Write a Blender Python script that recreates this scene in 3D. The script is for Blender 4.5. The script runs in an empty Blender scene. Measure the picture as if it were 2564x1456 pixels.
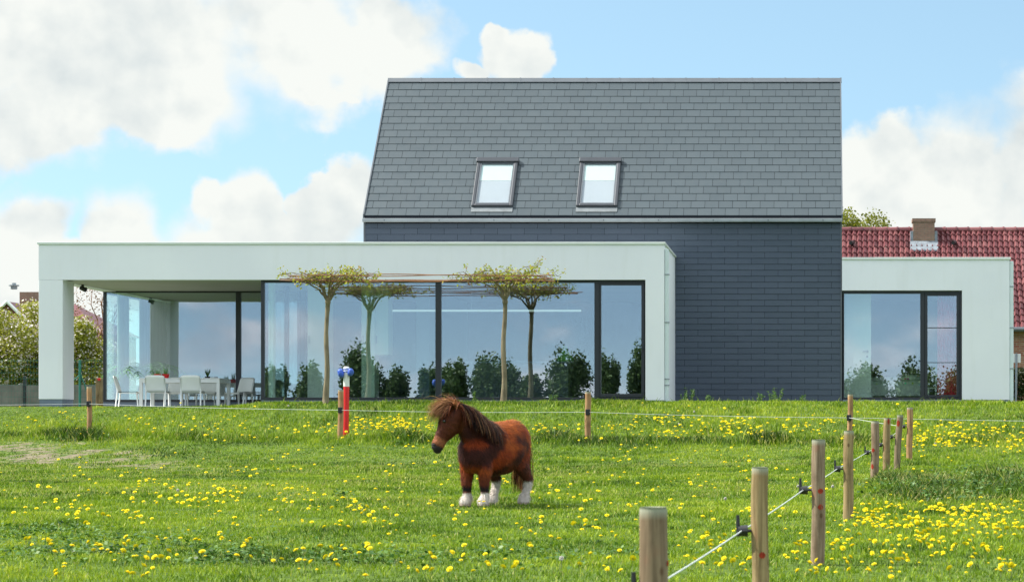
import bpy, math, random
import numpy as np
from mathutils import Vector, Matrix
R = math.radians
random.seed(7); rng = np.random.default_rng(7)
S = bpy.context.scene
col = S.collection
# ------------------------------------------------------------------ camera
F_ = 6634.0; CX = 2035.0; CY = 1060.0; E = 1.3        # focal (in px of a 2564 wide picture), principal point, eye height
cd = bpy.data.cameras.new('camera'); cam = bpy.data.objects.new('camera', cd); col.objects.link(cam)
cam.location = (0, 0, E); cam.rotation_euler = (R(90), 0, 0)
cd.sensor_width = 36; cd.lens = F_/2564*36
cd.shift_x = (1282-CX)/2564; cd.shift_y = (CY-728)/2564
cd.clip_start = .5; cd.clip_end = 3000
cd.dof.use_dof = True; cd.dof.focus_distance = 48; cd.dof.aperture_fstop = 9
S.camera = cam
S.render.resolution_x = 1024; S.render.resolution_y = 581
S.view_settings.view_transform = 'Standard'; S.view_settings.look = 'None'
S.view_settings.gamma = 1; S.view_settings.use_curve_mapping = False
S.view_settings.exposure = 1.45
def wx(px, D): return (px-CX)*D/F_
def wz(py, D): return E+(CY-py)*D/F_
def P(px, py, D): return Vector((wx(px, D), D, wz(py, D)))
# ------------------------------------------------------------------ sun + sky
SUN_EL = R(50); SUN_AZ = R(-88)                       # azimuth from +Y towards +X : the sun stands left of the camera
sd = Vector((math.sin(SUN_AZ)*math.cos(SUN_EL), math.cos(SUN_AZ)*math.cos(SUN_EL), math.sin(SUN_EL)))
sl = bpy.data.lights.new('sun', 'SUN'); so = bpy.data.objects.new('sun', sl); col.objects.link(so)
sl.energy = 3.1; sl.angle = R(.9); sl.color = (1, .95, .87)
so.rotation_euler = sd.to_track_quat('Z', 'Y').to_euler()
so.location = (0, 0, 30)

class NT:
    def __init__(s, t): s.t = t
    def n(s, k, **kw):
        o = s.t.nodes.new(k)
        for a, b in kw.items(): setattr(o, a, b)
        return o
    def l(s, a, b): s.t.links.new(a, b)
    def put(s, sock, v):
        if v is None: return
        if hasattr(v, 'is_output') or isinstance(v, bpy.types.NodeSocket): s.l(v, sock)
        else: sock.default_value = v
    def m(s, op, a, b=None, c=None, clamp=False):
        o = s.n('ShaderNodeMath', operation=op); o.use_clamp = clamp
        s.put(o.inputs[0], a); s.put(o.inputs[1], b); s.put(o.inputs[2], c)
        return o.outputs[0]
    def vm(s, op, a, b=None):
        o = s.n('ShaderNodeVectorMath', operation=op)
        s.put(o.inputs[0], a); s.put(o.inputs[1], b)
        return o.outputs['Value'] if op in ('LENGTH', 'DOT_PRODUCT') else o.outputs[0]
    def mr(s, v, a, b, c=0., d=1., kind='SMOOTHSTEP'):
        o = s.n('ShaderNodeMapRange', interpolation_type=kind)
        s.put(o.inputs[0], v)
        for i, q in enumerate((a, b, c, d)): s.put(o.inputs[i+1], q)
        return o.outputs[0]
    def mix(s, f, a, b, bt='MIX'):
        o = s.n('ShaderNodeMix', data_type='RGBA', blend_type=bt)
        s.put(o.inputs['Factor'], f)
        s.put(o.inputs[6], a if not isinstance(a, tuple) or len(a) == 4 else (*a, 1))
        s.put(o.inputs[7], b if not isinstance(b, tuple) or len(b) == 4 else (*b, 1))
        return o.outputs[2]
    def noise(s, vec, scale, detail=4, rough=.55, dist=0, lac=2.):
        o = s.n('ShaderNodeTexNoise'); s.put(o.inputs['Vector'], vec)
        o.inputs['Scale'].default_value = scale; o.inputs['Detail'].default_value = detail
        o.inputs['Roughness'].default_value = rough; o.inputs['Distortion'].default_value = dist
        o.inputs['Lacunarity'].default_value = lac
        return o.outputs['Fac']
    def ramp(s, f, pts):
        o = s.n('ShaderNodeValToRGB'); s.put(o.inputs[0], f)
        e = o.color_ramp.elements
        while len(e) < len(pts): e.new(.5)
        for i, (p, c) in enumerate(pts): e[i].position = p; e[i].color = (*c, 1)
        return o.outputs[0]

w = bpy.data.worlds.new('World'); S.world = w; w.use_nodes = True
t = NT(w.node_tree); w.node_tree.nodes.clear()
tc = t.n('ShaderNodeTexCoord').outputs['Generated']
dirn = t.vm('NORMALIZE', tc)
sp = t.n('ShaderNodeSeparateXYZ'); t.l(dirn, sp.inputs[0])
dx, dy, dz = sp.outputs
az = t.m('ARCTAN2', dx, dy); el = t.m('ARCSINE', dz)
# blue of the sky: the physical sky, looked up a little higher so that it stays blue near the horizon
cmb = t.n('ShaderNodeCombineXYZ'); t.l(dx, cmb.inputs[0]); t.l(dy, cmb.inputs[1])
t.l(t.m('ADD', t.m('MULTIPLY', t.m('MAXIMUM', dz, 0.), 1.1), .17), cmb.inputs[2])
skyn = t.n('ShaderNodeTexSky', sky_type='NISHITA'); skyn.sun_disc = False
skyn.sun_elevation = SUN_EL; skyn.sun_rotation = SUN_AZ
skyn.air_density = 1.0; skyn.dust_density = .6; skyn.ozone_density = 1.2
t.l(t.vm('NORMALIZE', cmb.outputs[0]), skyn.inputs[0])
skyc = t.mix(1., skyn.outputs[0], (.78, .80, .67), 'MULTIPLY')
# clouds : soft ellipses of cover laid out by compass bearing and height, broken up by noise
ae = t.n('ShaderNodeCombineXYZ'); t.l(az, ae.inputs[0]); t.l(el, ae.inputs[1])
V = ae.outputs[0]
BL = [(330, 120, 700, 290), (700, 60, 360, 220), (-250, 200, 560, 330), (930, 150, 190, 130), (470, 290, 260, 130),(150, 330, 260, 110),
      (1300, 165, 88, 78), (1262, 120, 50, 50), (1195, 198, 62, 30), (1010, 120, 150, 110), (20, 700, 270, 210), (340, 590, 120, 120), (560, 640, 170, 130), (640, 560, 100, 140), (560, 520, 60, 60),
      (850, 540, 130, 120), (900, 480, 90, 110), (760, 640, 200, 110), (410, 740, 420, 150), (120, 590, 140, 110), (830, 280, 90, 20),
      (2240, 420, 160, 140), (2420, 410, 200, 170), (2600, 400, 200, 200), (2160, 520, 200, 160), (2400, 560, 300, 140), (1600, 950, 1500, 330),
      (-500, 600, 400, 500), (2900, 500, 400, 500), (1500, -700, 900, 400), (3600, 800, 500, 300), (-1600, 700, 700, 500)]
mn = None
wv = t.vm('ADD', V, t.vm('MULTIPLY', t.vm('SUBTRACT', t.n('ShaderNodeTexNoise').outputs['Color'], (.5, .5, .5)), (.0, .0, 0)))
nz = t.n('ShaderNodeTexNoise'); t.l(V, nz.inputs['Vector']); nz.inputs['Scale'].default_value = 55; nz.inputs['Detail'].default_value = 5
V2 = t.vm('ADD', V, t.vm('MULTIPLY', t.vm('SUBTRACT', nz.outputs['Color'], (.5, .5, .5)), (.022, .022, 0)))
for (px, py, rx, ry) in BL:
    d = t.vm('SUBTRACT', V2, ((px-CX)/F_, (CY-py)/F_, 0))
    q = t.vm('LENGTH', t.vm('MULTIPLY', d, (F_/rx, F_/ry, 0)))
    mn = q if mn is None else t.m('MINIMUM', mn, q)
front = t.m('SUBTRACT', 1., mn)
n1 = t.noise(V, 36, 8, .52); n1b = t.noise(t.vm('ADD', V, (.004, .006, 0)), 36, 4, .48)
n2 = t.noise(t.vm('MULTIPLY', dirn, (1, 1, 1.9)), 21, 7, .5, .2); n2b = t.noise(dirn, 45., 5, .5)
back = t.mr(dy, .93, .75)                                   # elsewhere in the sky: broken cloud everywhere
gen = t.m('MULTIPLY', t.m('SUBTRACT', n2, .47), 4.5)
cov = t.m('ADD', t.m('MULTIPLY', front, t.m('SUBTRACT', 1., back)), t.m('MULTIPLY', gen, back))
dens = t.m('ADD', cov, t.m('MULTIPLY', t.m('SUBTRACT', n1, .5), 1.15))
alpha = t.mr(dens, -.06, t.m('ADD', t.mr(t.noise(V, 20, 2, .5),   .36, .66, .10, .85), t.m('MULTIPLY', back, .5)))
relief = t.m('MULTIPLY', t.m('SUBTRACT', n1, n1b), 1.5)
n3 = t.noise(V, 14, 4, .5)
low = t.mr(n3, .36, .66)
lit = t.m('ADD', t.m('ADD', .62, relief), t.m('MULTIPLY', low, .36), clamp=True)
thin = t.mr(dens, .05, .8, .10, 0.)
lit = t.m('ADD', lit, thin, clamp=True)
ccol = t.ramp(lit, [(.10, (1.75, 1.95, 2.02)), (.50, (2.35, 2.50, 2.48)), (.92, (2.90, 2.96, 2.82))])
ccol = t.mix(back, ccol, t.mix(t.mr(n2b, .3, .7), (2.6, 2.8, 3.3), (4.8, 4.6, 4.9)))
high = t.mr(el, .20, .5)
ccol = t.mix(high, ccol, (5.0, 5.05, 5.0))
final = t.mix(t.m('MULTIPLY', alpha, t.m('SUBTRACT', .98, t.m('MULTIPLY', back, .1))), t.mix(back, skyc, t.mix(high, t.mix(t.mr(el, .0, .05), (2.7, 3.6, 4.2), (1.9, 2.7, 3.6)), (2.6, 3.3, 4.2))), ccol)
final = t.mix(t.m('MULTIPLY', high, .55), final, (5.0, 5.05, 5.0))  # sky overhead, out of view, brightened further to light the facade
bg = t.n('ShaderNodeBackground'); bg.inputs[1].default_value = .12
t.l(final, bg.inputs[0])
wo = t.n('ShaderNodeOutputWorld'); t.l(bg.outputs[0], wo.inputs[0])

# ------------------------------------------------------------------ materials
def newmat(name):
    m = bpy.data.materials.new(name); m.use_nodes = True
    m.node_tree.nodes.clear(); return m, NT(m.node_tree)
def finish(t, shader, bump=None):
    o = t.n('ShaderNodeOutputMaterial'); t.l(shader, o.inputs[0])
def principled(t, color, rough=.6, spec=.5, metal=0, bump=None, bstr=.2, bdist=.02):
    b = t.n('ShaderNodeBsdfPrincipled')
    if isinstance(color, tuple): b.inputs['Base Color'].default_value = (*color, 1)
    else: t.l(color, b.inputs['Base Color'])
    t.put(b.inputs['Roughness'], rough); b.inputs['Specular IOR Level'].default_value = spec; b.inputs['Metallic'].default_value = metal
    if bump is not None:
        bp = t.n('ShaderNodeBump'); bp.inputs['Strength'].default_value = bstr; bp.inputs['Distance'].default_value = bdist
        t.l(bump, bp.inputs['Height']); t.l(bp.outputs[0], b.inputs['Normal'])
    return b.outputs[0]
def simple(name, color, rough=.6, spec=.4, metal=0, var=.12, nscale=6, bstr=.1, var2=0.):
    m, t = newmat(name)
    oc = t.n('ShaderNodeTexCoord').outputs['Object']
    n = t.noise(oc, nscale, 6, .6)
    c = t.mix(t.mr(n, .3, .7, kind='LINEAR'), tuple(x*(1-var) for x in color), tuple(min(1, x*(1+var)) for x in color))
    finish(t, principled(t, c, rough, spec, metal, t.noise(oc, nscale*12, 3, .6), bstr, .004))
    return m
M = {}
def mat_render():
    m, t = newmat('white_render')
    g = t.n('ShaderNodeNewGeometry').outputs['Position']
    n = t.noise(g, .55, 5, .55); n2 = t.noise(t.vm('MULTIPLY', g, (3, 3, .35)), 1.6, 5, .6)
    c = t.mix(t.mr(n, .3, .7), (.775, .79, .83), (.82, .835, .865))
    c = t.mix(t.m('MULTIPLY', t.mr(n2, .48, .75),  .22), c, (.68, .69, .68))
    finish(t, principled(t, c, .85, .2, 0, t.noise(g, 160, 3, .6), .25, .003)); return m
M['render'] = mat_render()
M['coping'] = simple('coping_metal', (.70, .74, .70), .4, .5, 0, .05, 2, .02)
M['plinth'] = simple('bluestone', (.16, .20, .25), .7, .3, 0, .2, 3, .2)
M['frame'] = simple('anthracite_frame', (.018, .021, .027), .35, .5, 0, .1, 3, .02)
M['metal'] = simple('zinc', (.28, .31, .33), .45, .5, .3, .12, 3, .05)
M['darkmetal'] = simple('dark_zinc', (.10, .115, .13), .45, .5, .2, .12, 3, .05)
M['pipe'] = simple('pale_pipe', (.62, .70, .70), .35, .5, 0, .05, 2, .02)
M['white'] = simple('white_plastic', (.78, .80, .77), .4, .4, 0, .05, 3, .03)
M['intwhite'] = simple('interior_white', (.80, .84, .80), .8, .2, 0, .04, 1, .02)
M['intgrey'] = simple('interior_grey', (.16, .18, .22), .8, .2, 0, .12, .6, .02)
M['intfloor'] = simple('interior_floor', (.20, .19, .18), .4, .4, 0, .12, 1, .02)
M['terrace'] = simple('terrace_tile', (.30, .31, .30), .7, .3, 0, .12, 2, .1)
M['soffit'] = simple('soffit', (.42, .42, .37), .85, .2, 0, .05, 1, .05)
M['zincdull'] = simple('dull_zinc', (.16, .18, .19), .6, .3, .1, .2, 5, .05)
M['black'] = simple('black_plastic', (.012, .012, .014), .4, .5, 0, .1, 9, .05)
M['red'] = simple('red_plastic', (.62, .012, .012), .32, .5, 0, .1, 9, .05)
M['polewhite'] = simple('pole_white', (.72, .74, .70), .4, .4, 0, .1, 9, .05)
M['blue'] = simple('blue_padding', (.035, .10, .46), .5, .5, 0, .35, 14, .3)
M['concrete'] = simple('concrete', (.17, .16, .145), .9, .2, 0, .25, 3, .3)
M['greenmetal'] = simple('green_coating', (.012, .13, .10), .45, .5, 0, .1, 9, .05)
M['lime'] = simple('lime_glass', (.10, .55, .05), .25, .5, 0, .1, 9, .02)
M['curtain'] = simple('white_curtain', (.66, .76, .70), .9, .1, 0, .06, 3, .1)
M['redcurtain'] = simple('red_curtain', (.78, .07, .14), .9, .1, 0, .2, 5, .1)
M['cabinet'] = simple('pale_green_front', (.60, .74, .62), .5, .4, 0, .04, 1, .02)
M['wallblue'] = simple('blue_grey_wall', (.24, .33, .46), .8, .2, 0, .05, 1, .02)
M['sofa'] = simple('dark_sofa', (.05, .07, .065), .9, .2, 0, .2, 8, .2)
M['skyframe'] = simple('roof_window_frame', (.040, .046, .055), .4, .5, .2, .1, 4, .03)
M['lead'] = simple('lead_flashing', (.24, .27, .30), .5, .5, .3, .3, 9, .4)
M['wire'] = simple('white_poly_wire', (.55, .59, .57), .6, .3, 0, .1, 60, .1)
M['eye'] = simple('eye', (.01, .008, .008), .08, .8, 0, 0, 1, 0)
M['hoof'] = simple('hoof', (.28, .22, .16), .6, .3, 0, .2, 20, .2)
M['stem'] = simple('dandelion_stem', (.16, .20, .06), .6, .3, 0, .2, 20, .1)
M['rod'] = simple('bamboo_rod', (.22, .10, .045), .6, .3, 0, .3, 12, .2)
def mat_glass(name, fac, tint, gt=(.86, .93, .98), rough=.0):
    m, t = newmat(name)
    a = t.n('ShaderNodeBsdfTransparent'); a.inputs[0].default_value = (*tint, 1)
    g = t.n('ShaderNodeBsdfGlossy'); g.inputs[0].default_value = (*gt, 1); g.inputs['Roughness'].default_value = rough
    p = t.n('ShaderNodeNewGeometry').outputs['Position']
    bp = t.n('ShaderNodeBump'); bp.inputs['Strength'].default_value = .035; bp.inputs['Distance'].default_value = .02
    t.l(t.noise(p, .9, 1, .4), bp.inputs['Height']); t.l(bp.outputs[0], g.inputs['Normal'])
    mx = t.n('ShaderNodeMixShader'); mx.inputs[0].default_value = fac
    t.l(a.outputs[0], mx.inputs[1]); t.l(g.outputs[0], mx.inputs[2])
    finish(t, mx.outputs[0]); return m
M['glass'] = mat_glass('coated_glass', .25, (.93, 1., .97))
M['roofglass'] = mat_glass('roof_glass', .05, (.9, .95, .95))
def mat_attr(name, lo, hi, rough=.55, spec=.4, bump=True, nvar=.25):
    m, t = newmat(name)
    v = t.n('ShaderNodeAttribute', attribute_name='v').outputs['Fac']
    g = t.n('ShaderNodeNewGeometry').outputs['Position']
    n = t.noise(g, 5, 6, .65); n0 = t.noise(g, .5, 3, .5)
    f = t.m('ADD', t.m('MULTIPLY', v, .6), t.m('ADD', t.m('MULTIPLY', t.m('SUBTRACT', n, .5), nvar*4), t.m('MULTIPLY', n0, .4)), clamp=True)
    c = t.mix(f, lo, hi)
    finish(t, principled(t, c, t.mr(n, .3, .7, rough-.08, rough+.1), spec, 0, t.noise(g, 60, 4, .6) if bump else None, .25, .004)); return m
M['slate'] = mat_attr('roof_slate', (.043, .060, .070), (.055, .075, .086), .5, .35, nvar=.07)
M['slatewall'] = mat_attr('wall_slate', (.054, .074, .104), (.069, .091, .126), .55, .35, nvar=.10)
M['slateback'] = simple('slate_shadow_gap', (.012, .014, .02), .8, .2, 0, .1, 5, 0)
def mat_tiles():
    m, t = newmat('red_pantile')
    v = t.n('ShaderNodeAttribute', attribute_name='v').outputs['Fac']
    g = t.n('ShaderNodeNewGeometry').outputs['Position']
    c = t.ramp(v, [(0, (.085, .022, .026)), (.6, (.15, .040, .045)), (1, (.21, .075, .075))])
    n = t.noise(g, 6, 6, .7)
    c = t.mix(t.mr(n, .58, .75, 0, .6), c, (.32, .24, .20))
    finish(t, principled(t, c, .45, .4, 0, t.noise(g, 40, 3), .2, .01)); return m
M['tile'] = mat_tiles()
def mat_brick(name, c1, c2, mort, sc=1.):
    m, t = newmat(name)
    g = t.n('ShaderNodeNewGeometry').outputs['Position']
    s = t.n('ShaderNodeSeparateXYZ'); t.l(g, s.inputs[0])
    c = t.n('ShaderNodeCombineXYZ'); t.l(t.m('ADD', s.outputs[0], s.outputs[1]), c.inputs[0]); t.l(s.outputs[2], c.inputs[1])
    b = t.n('ShaderNodeTexBrick'); t.l(c.outputs[0], b.inputs[0])
    b.inputs['Scale'].default_value = sc; b.inputs['Brick Width'].default_value = .21; b.inputs['Row Height'].default_value = .068
    b.inputs['Mortar Size'].default_value = .007; b.inputs['Mortar Smooth'].default_value = .2; b.inputs['Bias'].default_value = -.2
    b.inputs['Color1'].default_value = (*c1, 1); b.inputs['Color2'].default_value = (*c2, 1); b.inputs['Mortar'].default_value = (*mort, 1)
    n = t.noise(g, 9, 5, .6)
    cc = t.mix(t.mr(n, .3, .7, 0, .5), b.outputs[0], (.20, .12, .09))
    inv = t.m('SUBTRACT', 1., b.outputs['Fac'])
    finish(t, principled(t, cc, .85, .2, 0, inv, .5, .01)); return m
M['brick'] = mat_brick('farm_brick', (.42, .22, .13), (.30, .07, .05), (.42, .38, .33))
M['chimbrick'] = mat_brick('chimney_brick', (.30, .21, .15), (.36, .21, .16), (.22, .19, .16))
M['oldbrick'] = mat_brick('old_brick', (.28, .08, .06), (.22, .07, .05), (.25, .2, .17))
def mat_wood(name, a, b, stain=True):
    m, t = newmat(name)
    oc = t.n('ShaderNodeTexCoord').outputs['Object']; oi = t.n('ShaderNodeObjectInfo')
    rn = oi.outputs['Random']
    v = t.vm('ADD', oc, oi.outputs['Location'])
    gr = t.noise(t.vm('MULTIPLY', v, (26, 26, 1.6)), 1.4, 6, .6, .6)
    br = t.noise(v, 5, 4, .6)
    c = t.mix(t.mr(gr, .3, .72), a, b)
    c = t.mix(t.mr(br, .45, .75, 0, .6), c, tuple(x*.5 for x in a))
    c = t.mix(t.m('MULTIPLY', rn, .2), c, (.27, .15, .07))
    kn = t.n('ShaderNodeTexVoronoi'); t.l(t.vm('MULTIPLY', v, (1, 1, .6)), kn.inputs['Vector']); kn.inputs['Scale'].default_value = 7
    if stain: c = t.mix(t.mr(kn.outputs['Distance'], .05, .12, .8, 0.), c, (.09, .045, .02))
    if stain:
        st = t.noise(t.vm('MULTIPLY', v, (9, 9, 6)), 1., 2, .4)
        c = t.mix(t.mr(st, .62, .78, 0, .4), c, (.26, .10, .06))
    tp = t.n('ShaderNodeAttribute', attribute_name='v').outputs['Fac']
    if stain: c = t.mix(t.m('MULTIPLY', tp, .75), c, (.30, .33, .25))
    finish(t, principled(t, c, .8, .25, 0, gr, .6, .006)); return m
M['wood'] = mat_wood('fence_wood', (.12, .085, .045), (.34, .25, .14))
M['wood_pale'] = mat_wood('pale_wood', (.16, .115, .05), (.38, .285, .14)); M['wood_orange'] = mat_wood('orange_wood', (.24, .13, .06), (.50, .31, .15))
M['wood_grey'] = mat_wood('grey_wood', (.11, .085, .055), (.27, .21, .135)); M['wood_brown'] = mat_wood('brown_wood', (.14, .10, .062), (.34, .265, .185)); M['paint'] = simple('orange_paint_mark', (.27, .030, .012), .7, .2, 0, .4, 60, .1)
M['bark'] = mat_wood('bark', (.13, .11, .07), (.28, .24, .15), False)
M['twig'] = mat_wood('twig_bark', (.07, .05, .035), (.15, .10, .06), False)
def mat_leaf(name, ramp, transl=.35, rough=.5, spec=.3):
    m, t = newmat(name)
    v = t.n('ShaderNodeAttribute', attribute_name='v').outputs['Fac']
    c = t.ramp(v, ramp)
    p = t.n('ShaderNodeBsdfPrincipled'); t.l(c, p.inputs['Base Color']); p.inputs['Roughness'].default_value = rough
    p.inputs['Specular IOR Level'].default_value = spec
    tr = t.n('ShaderNodeBsdfTranslucent'); t.l(c, tr.inputs[0])
    mx = t.n('ShaderNodeMixShader'); mx.inputs[0].default_value = transl
    t.l(p.outputs[0], mx.inputs[1]); t.l(tr.outputs[0], mx.inputs[2])
    finish(t, mx.outputs[0]); return m
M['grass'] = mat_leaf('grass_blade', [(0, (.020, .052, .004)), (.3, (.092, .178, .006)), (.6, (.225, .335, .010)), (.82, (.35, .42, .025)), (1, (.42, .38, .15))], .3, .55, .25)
M['weed'] = mat_leaf('weed_leaf', [(0, (.014, .050, .006)), (.5, (.050, .135, .014)), (1, (.14, .24, .05))], .2)
M['planeleaf'] = mat_leaf('plane_leaf', [(0, (.20, .24, .025)), (.65, (.42, .46, .04)), (1, (.34, .18, .05))], .4)
M['leaf'] = mat_leaf('orchard_leaf', [(0, (.12, .14, .015)), (.5, (.29, .31, .03)), (1, (.46, .44, .07))], .35)
M['blossom'] = mat_leaf('blossom', [(0, (.62, .52, .46)), (1, (.85, .80, .76))], .3)
M['darkleaf'] = mat_leaf('shrub_leaf', [(0, (.030, .055, .018)), (1, (.13, .20, .06))], .2)
M['hedge'] = mat_leaf('hedge_leaf', [(0, (.012, .022, .006)), (1, (.06, .075, .015))], .2)
M['rust'] = mat_leaf('rust_leaf', [(0, (.14, .07, .03)), (1, (.28, .16, .07))], .2)
M['yleaf'] = mat_leaf('spring_leaf', [(0, (.10, .12, .01)), (1, (.30, .31, .04))], .4)
M['palm'] = mat_leaf('palm_leaf', [(0, (.06, .22, .03)), (1, (.22, .50, .10))], .3)
M['petal'] = mat_leaf('dandelion_petal', [(0, (.62, .36, .005)), (.4, (.80, .62, .01)), (1, (.88, .80, .03))], .15, .6, .1)
M['puff'] = mat_leaf('seed_head', [(0, (.5, .48, .42)), (1, (.75, .74, .70))], .4)
def mat_vcol(name, rough=.62, spec=.18, sheen=.0):
    m, t = newmat(name)
    a = t.n('ShaderNodeAttribute', attribute_name='Col').outputs['Color']
    oc = t.n('ShaderNodeTexCoord').outputs['Object']
    n = t.noise(oc, 22, 5, .6)
    c = t.mix(t.mr(n, .35, .65, 0., .35), a, t.mix(1., a, (.45, .4, .4), 'MULTIPLY'))
    finish(t, principled(t, c, rough, spec, 0, t.noise(oc, 70, 4, .6), .5, .006)); return m
M['coat'] = mat_vcol('pony_coat')
def mat_ground():
    m, t = newmat('meadow_soil')
    g = t.n('ShaderNodeNewGeometry').outputs['Position']
    a = t.n('ShaderNodeAttribute', attribute_name='mud').outputs['Fac']
    n = t.noise(g, 9, 6, .65); n2 = t.noise(g, 1.1, 4, .6)
    c = t.mix(t.mr(n, .3, .7), (.035, .065, .012), (.11, .17, .028))
    c = t.mix(t.mr(n2, .45, .7, 0, .5), c, (.06, .10, .02))
    mud = t.mix(t.mr(n, .35, .65), (.10, .085, .05), (.22, .195, .13))
    c = t.mix(t.mr(t.m('ADD', a, t.m('MULTIPLY', t.m('SUBTRACT', n, .5), .9)), .3, .6), c, mud)
    finish(t, principled(t, c, .95, .1, 0, n, .8, .03)); return m
M['ground'] = mat_ground()

# ------------------------------------------------------------------ mesh helpers
class MB:
    def __init__(s): s.v = []; s.f = []; s.a = []; s.mi = []
    def add(s, vs, fs, a=0., mi=0):
        o = len(s.v); s.v += [tuple(p) for p in vs]; s.f += [tuple(i+o for i in f) for f in fs]
        s.a += [a]*len(vs); s.mi += [mi]*len(fs); return s
    def box(s, x0, x1, y0, y1, z0, z1, a=0., mi=0, mtx=None):
        vs = [(x, y, z) for z in (z0, z1) for y in (y0, y1) for x in (x0, x1)]
        if mtx is not None: vs = [tuple(mtx @ Vector(p)) for p in vs]
        return s.add(vs, [(0, 2, 3, 1), (4, 5, 7, 6), (0, 1, 5, 4), (2, 6, 7, 3), (0, 4, 6, 2), (1, 3, 7, 5)], a, mi)
    def quad(s, a, b, c, d, v=0., mi=0): return s.add([a, b, c, d], [(0, 1, 2, 3)], v, mi)
    def tube(s, pts, rad, n=8, a=0., mi=0, cap=True):
        pts = [Vector(p) for p in pts]; rad = rad if isinstance(rad, (list, tuple)) else [rad]*len(pts)
        vs = []; fs = []; ref = Vector((0, 0, 1))
        for i, p in enumerate(pts):
            d = (pts[min(i+1, len(pts)-1)]-pts[max(i-1, 0)]).normalized()
            r = ref if abs(d.dot(ref)) < .95 else Vector((1, 0, 0))
            u = d.cross(r).normalized(); w_ = d.cross(u).normalized()
            if i and u.dot(pu) < 0: u = -u; w_ = -w_
            pu = u
            for k in range(n):
                t_ = 2*math.pi*k/n
                vs.append(p+(u*math.cos(t_)+w_*math.sin(t_))*rad[i])
        for i in range(len(pts)-1):
            for k in range(n):
                fs.append((i*n+k, i*n+(k+1) % n, (i+1)*n+(k+1) % n, (i+1)*n+k))
        if cap: fs.append(tuple(range(n))); fs.append(tuple(reversed(range((len(pts)-1)*n, len(pts)*n))))
        return s.add(vs, fs, a, mi)
    def ball(s, c, r, n=12, m=8, mtx=None, a=0., mi=0):
        c = Vector(c); r = r if isinstance(r, (tuple, list)) else (r, r, r); vs = []; fs = []
        for j in range(m+1):
            ph = math.pi*j/m
            for k in range(n):
                th = 2*math.pi*k/n
                p = Vector((math.sin(ph)*math.cos(th)*r[0], math.sin(ph)*math.sin(th)*r[1], math.cos(ph)*r[2]))
                if mtx is not None: p = mtx @ p
                vs.append(c+p)
        for j in range(m):
            for k in range(n):
                fs.append((j*n+k, (j+1)*n+k, (j+1)*n+(k+1) % n, j*n+(k+1) % n))
        return s.add(vs, fs, a, mi)
    def build(s, name, mat, parent=None, smooth=False, bevel=0, origin=None):
        me = bpy.data.meshes.new(name)
        off = Vector((0, 0, 0))
        if origin is not None: off = Vector(origin)
        elif parent is not None:
            off = parent.location.copy(); q = parent.parent
            while q is not None: off += q.location; q = q.parent
        me.from_pydata([tuple(Vector(p)-off) for p in s.v], [], s.f)
        for m in (mat if isinstance(mat, (list, tuple)) else [mat]): me.materials.append(m)
        if any(s.mi): me.polygons.foreach_set('material_index', s.mi)
        at = me.attributes.new('v', 'FLOAT', 'POINT'); at.data.foreach_set('value', s.a)
        if smooth: me.polygons.foreach_set('use_smooth', [True]*len(me.polygons))
        me.update()
        o = bpy.data.objects.new(name, me); col.objects.link(o)
        if parent is not None: o.parent = parent
        elif origin is not None: o.location = off
        if bevel:
            b = o.modifiers.new('bevel', 'BEVEL'); b.width = bevel; b.segments = 2; b.limit_method = 'ANGLE'
        return o
def npmesh(name, verts, faces, mat, attr=None, colr=None, parent=None, smooth=False, fverts=None, extra=None):
    me = bpy.data.meshes.new(name); n = len(verts); k = faces.shape[1]
    me.vertices.add(n); me.vertices.foreach_set('co', np.ascontiguousarray(verts, dtype=np.float32).ravel())
    me.loops.add(faces.size); me.loops.foreach_set('vertex_index', np.ascontiguousarray(faces, dtype=np.int32).ravel())
    me.polygons.add(len(faces)); me.polygons.foreach_set('loop_start', np.arange(0, faces.size, k, dtype=np.int32))
    me.polygons.foreach_set('loop_total', np.full(len(faces), k, dtype=np.int32))
    for m in (mat if isinstance(mat, (list, tuple)) else [mat]): me.materials.append(m)
    if attr is not None:
        at = me.attributes.new('v', 'FLOAT', 'POINT'); at.data.foreach_set('value', np.asarray(attr, dtype=np.float32))
    if extra:
        for kk, vv in extra.items():
            at = me.attributes.new(kk, 'FLOAT', 'POINT'); at.data.foreach_set('value', np.asarray(vv, dtype=np.float32))
    if colr is not None:
        at = me.attributes.new('Col', 'FLOAT_COLOR', 'POINT')
        at.data.foreach_set('color', np.concatenate([colr, np.ones((n, 1))], 1).astype(np.float32).ravel())
    me.update(calc_edges=True)
    if smooth: me.polygons.foreach_set('use_smooth', np.ones(len(faces), dtype=bool))
    me.validate()
    o = bpy.data.objects.new(name, me); col.objects.link(o)
    if parent is not None: o.parent = parent
    return o
def tag(o, label=None, cat=None, group=None, kind=None):
    if label: o['label'] = label
    if cat: o['category'] = cat
    if group: o['group'] = group
    if kind: o['kind'] = kind
    return o
def empty(name, loc, label=None, cat=None, group=None, rz=0):
    o = bpy.data.objects.new(name, None); col.objects.link(o); o.location = loc; o.rotation_euler = (0, 0, rz)
    o.empty_display_size = .2
    return tag(o, label, cat, group)
def copy_tree(o, parent=None):
    c = o.copy(); col.objects.link(c)
    if parent is not None: c.parent = parent
    for ch in list(o.children): copy_tree(ch, c)
    return c

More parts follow.
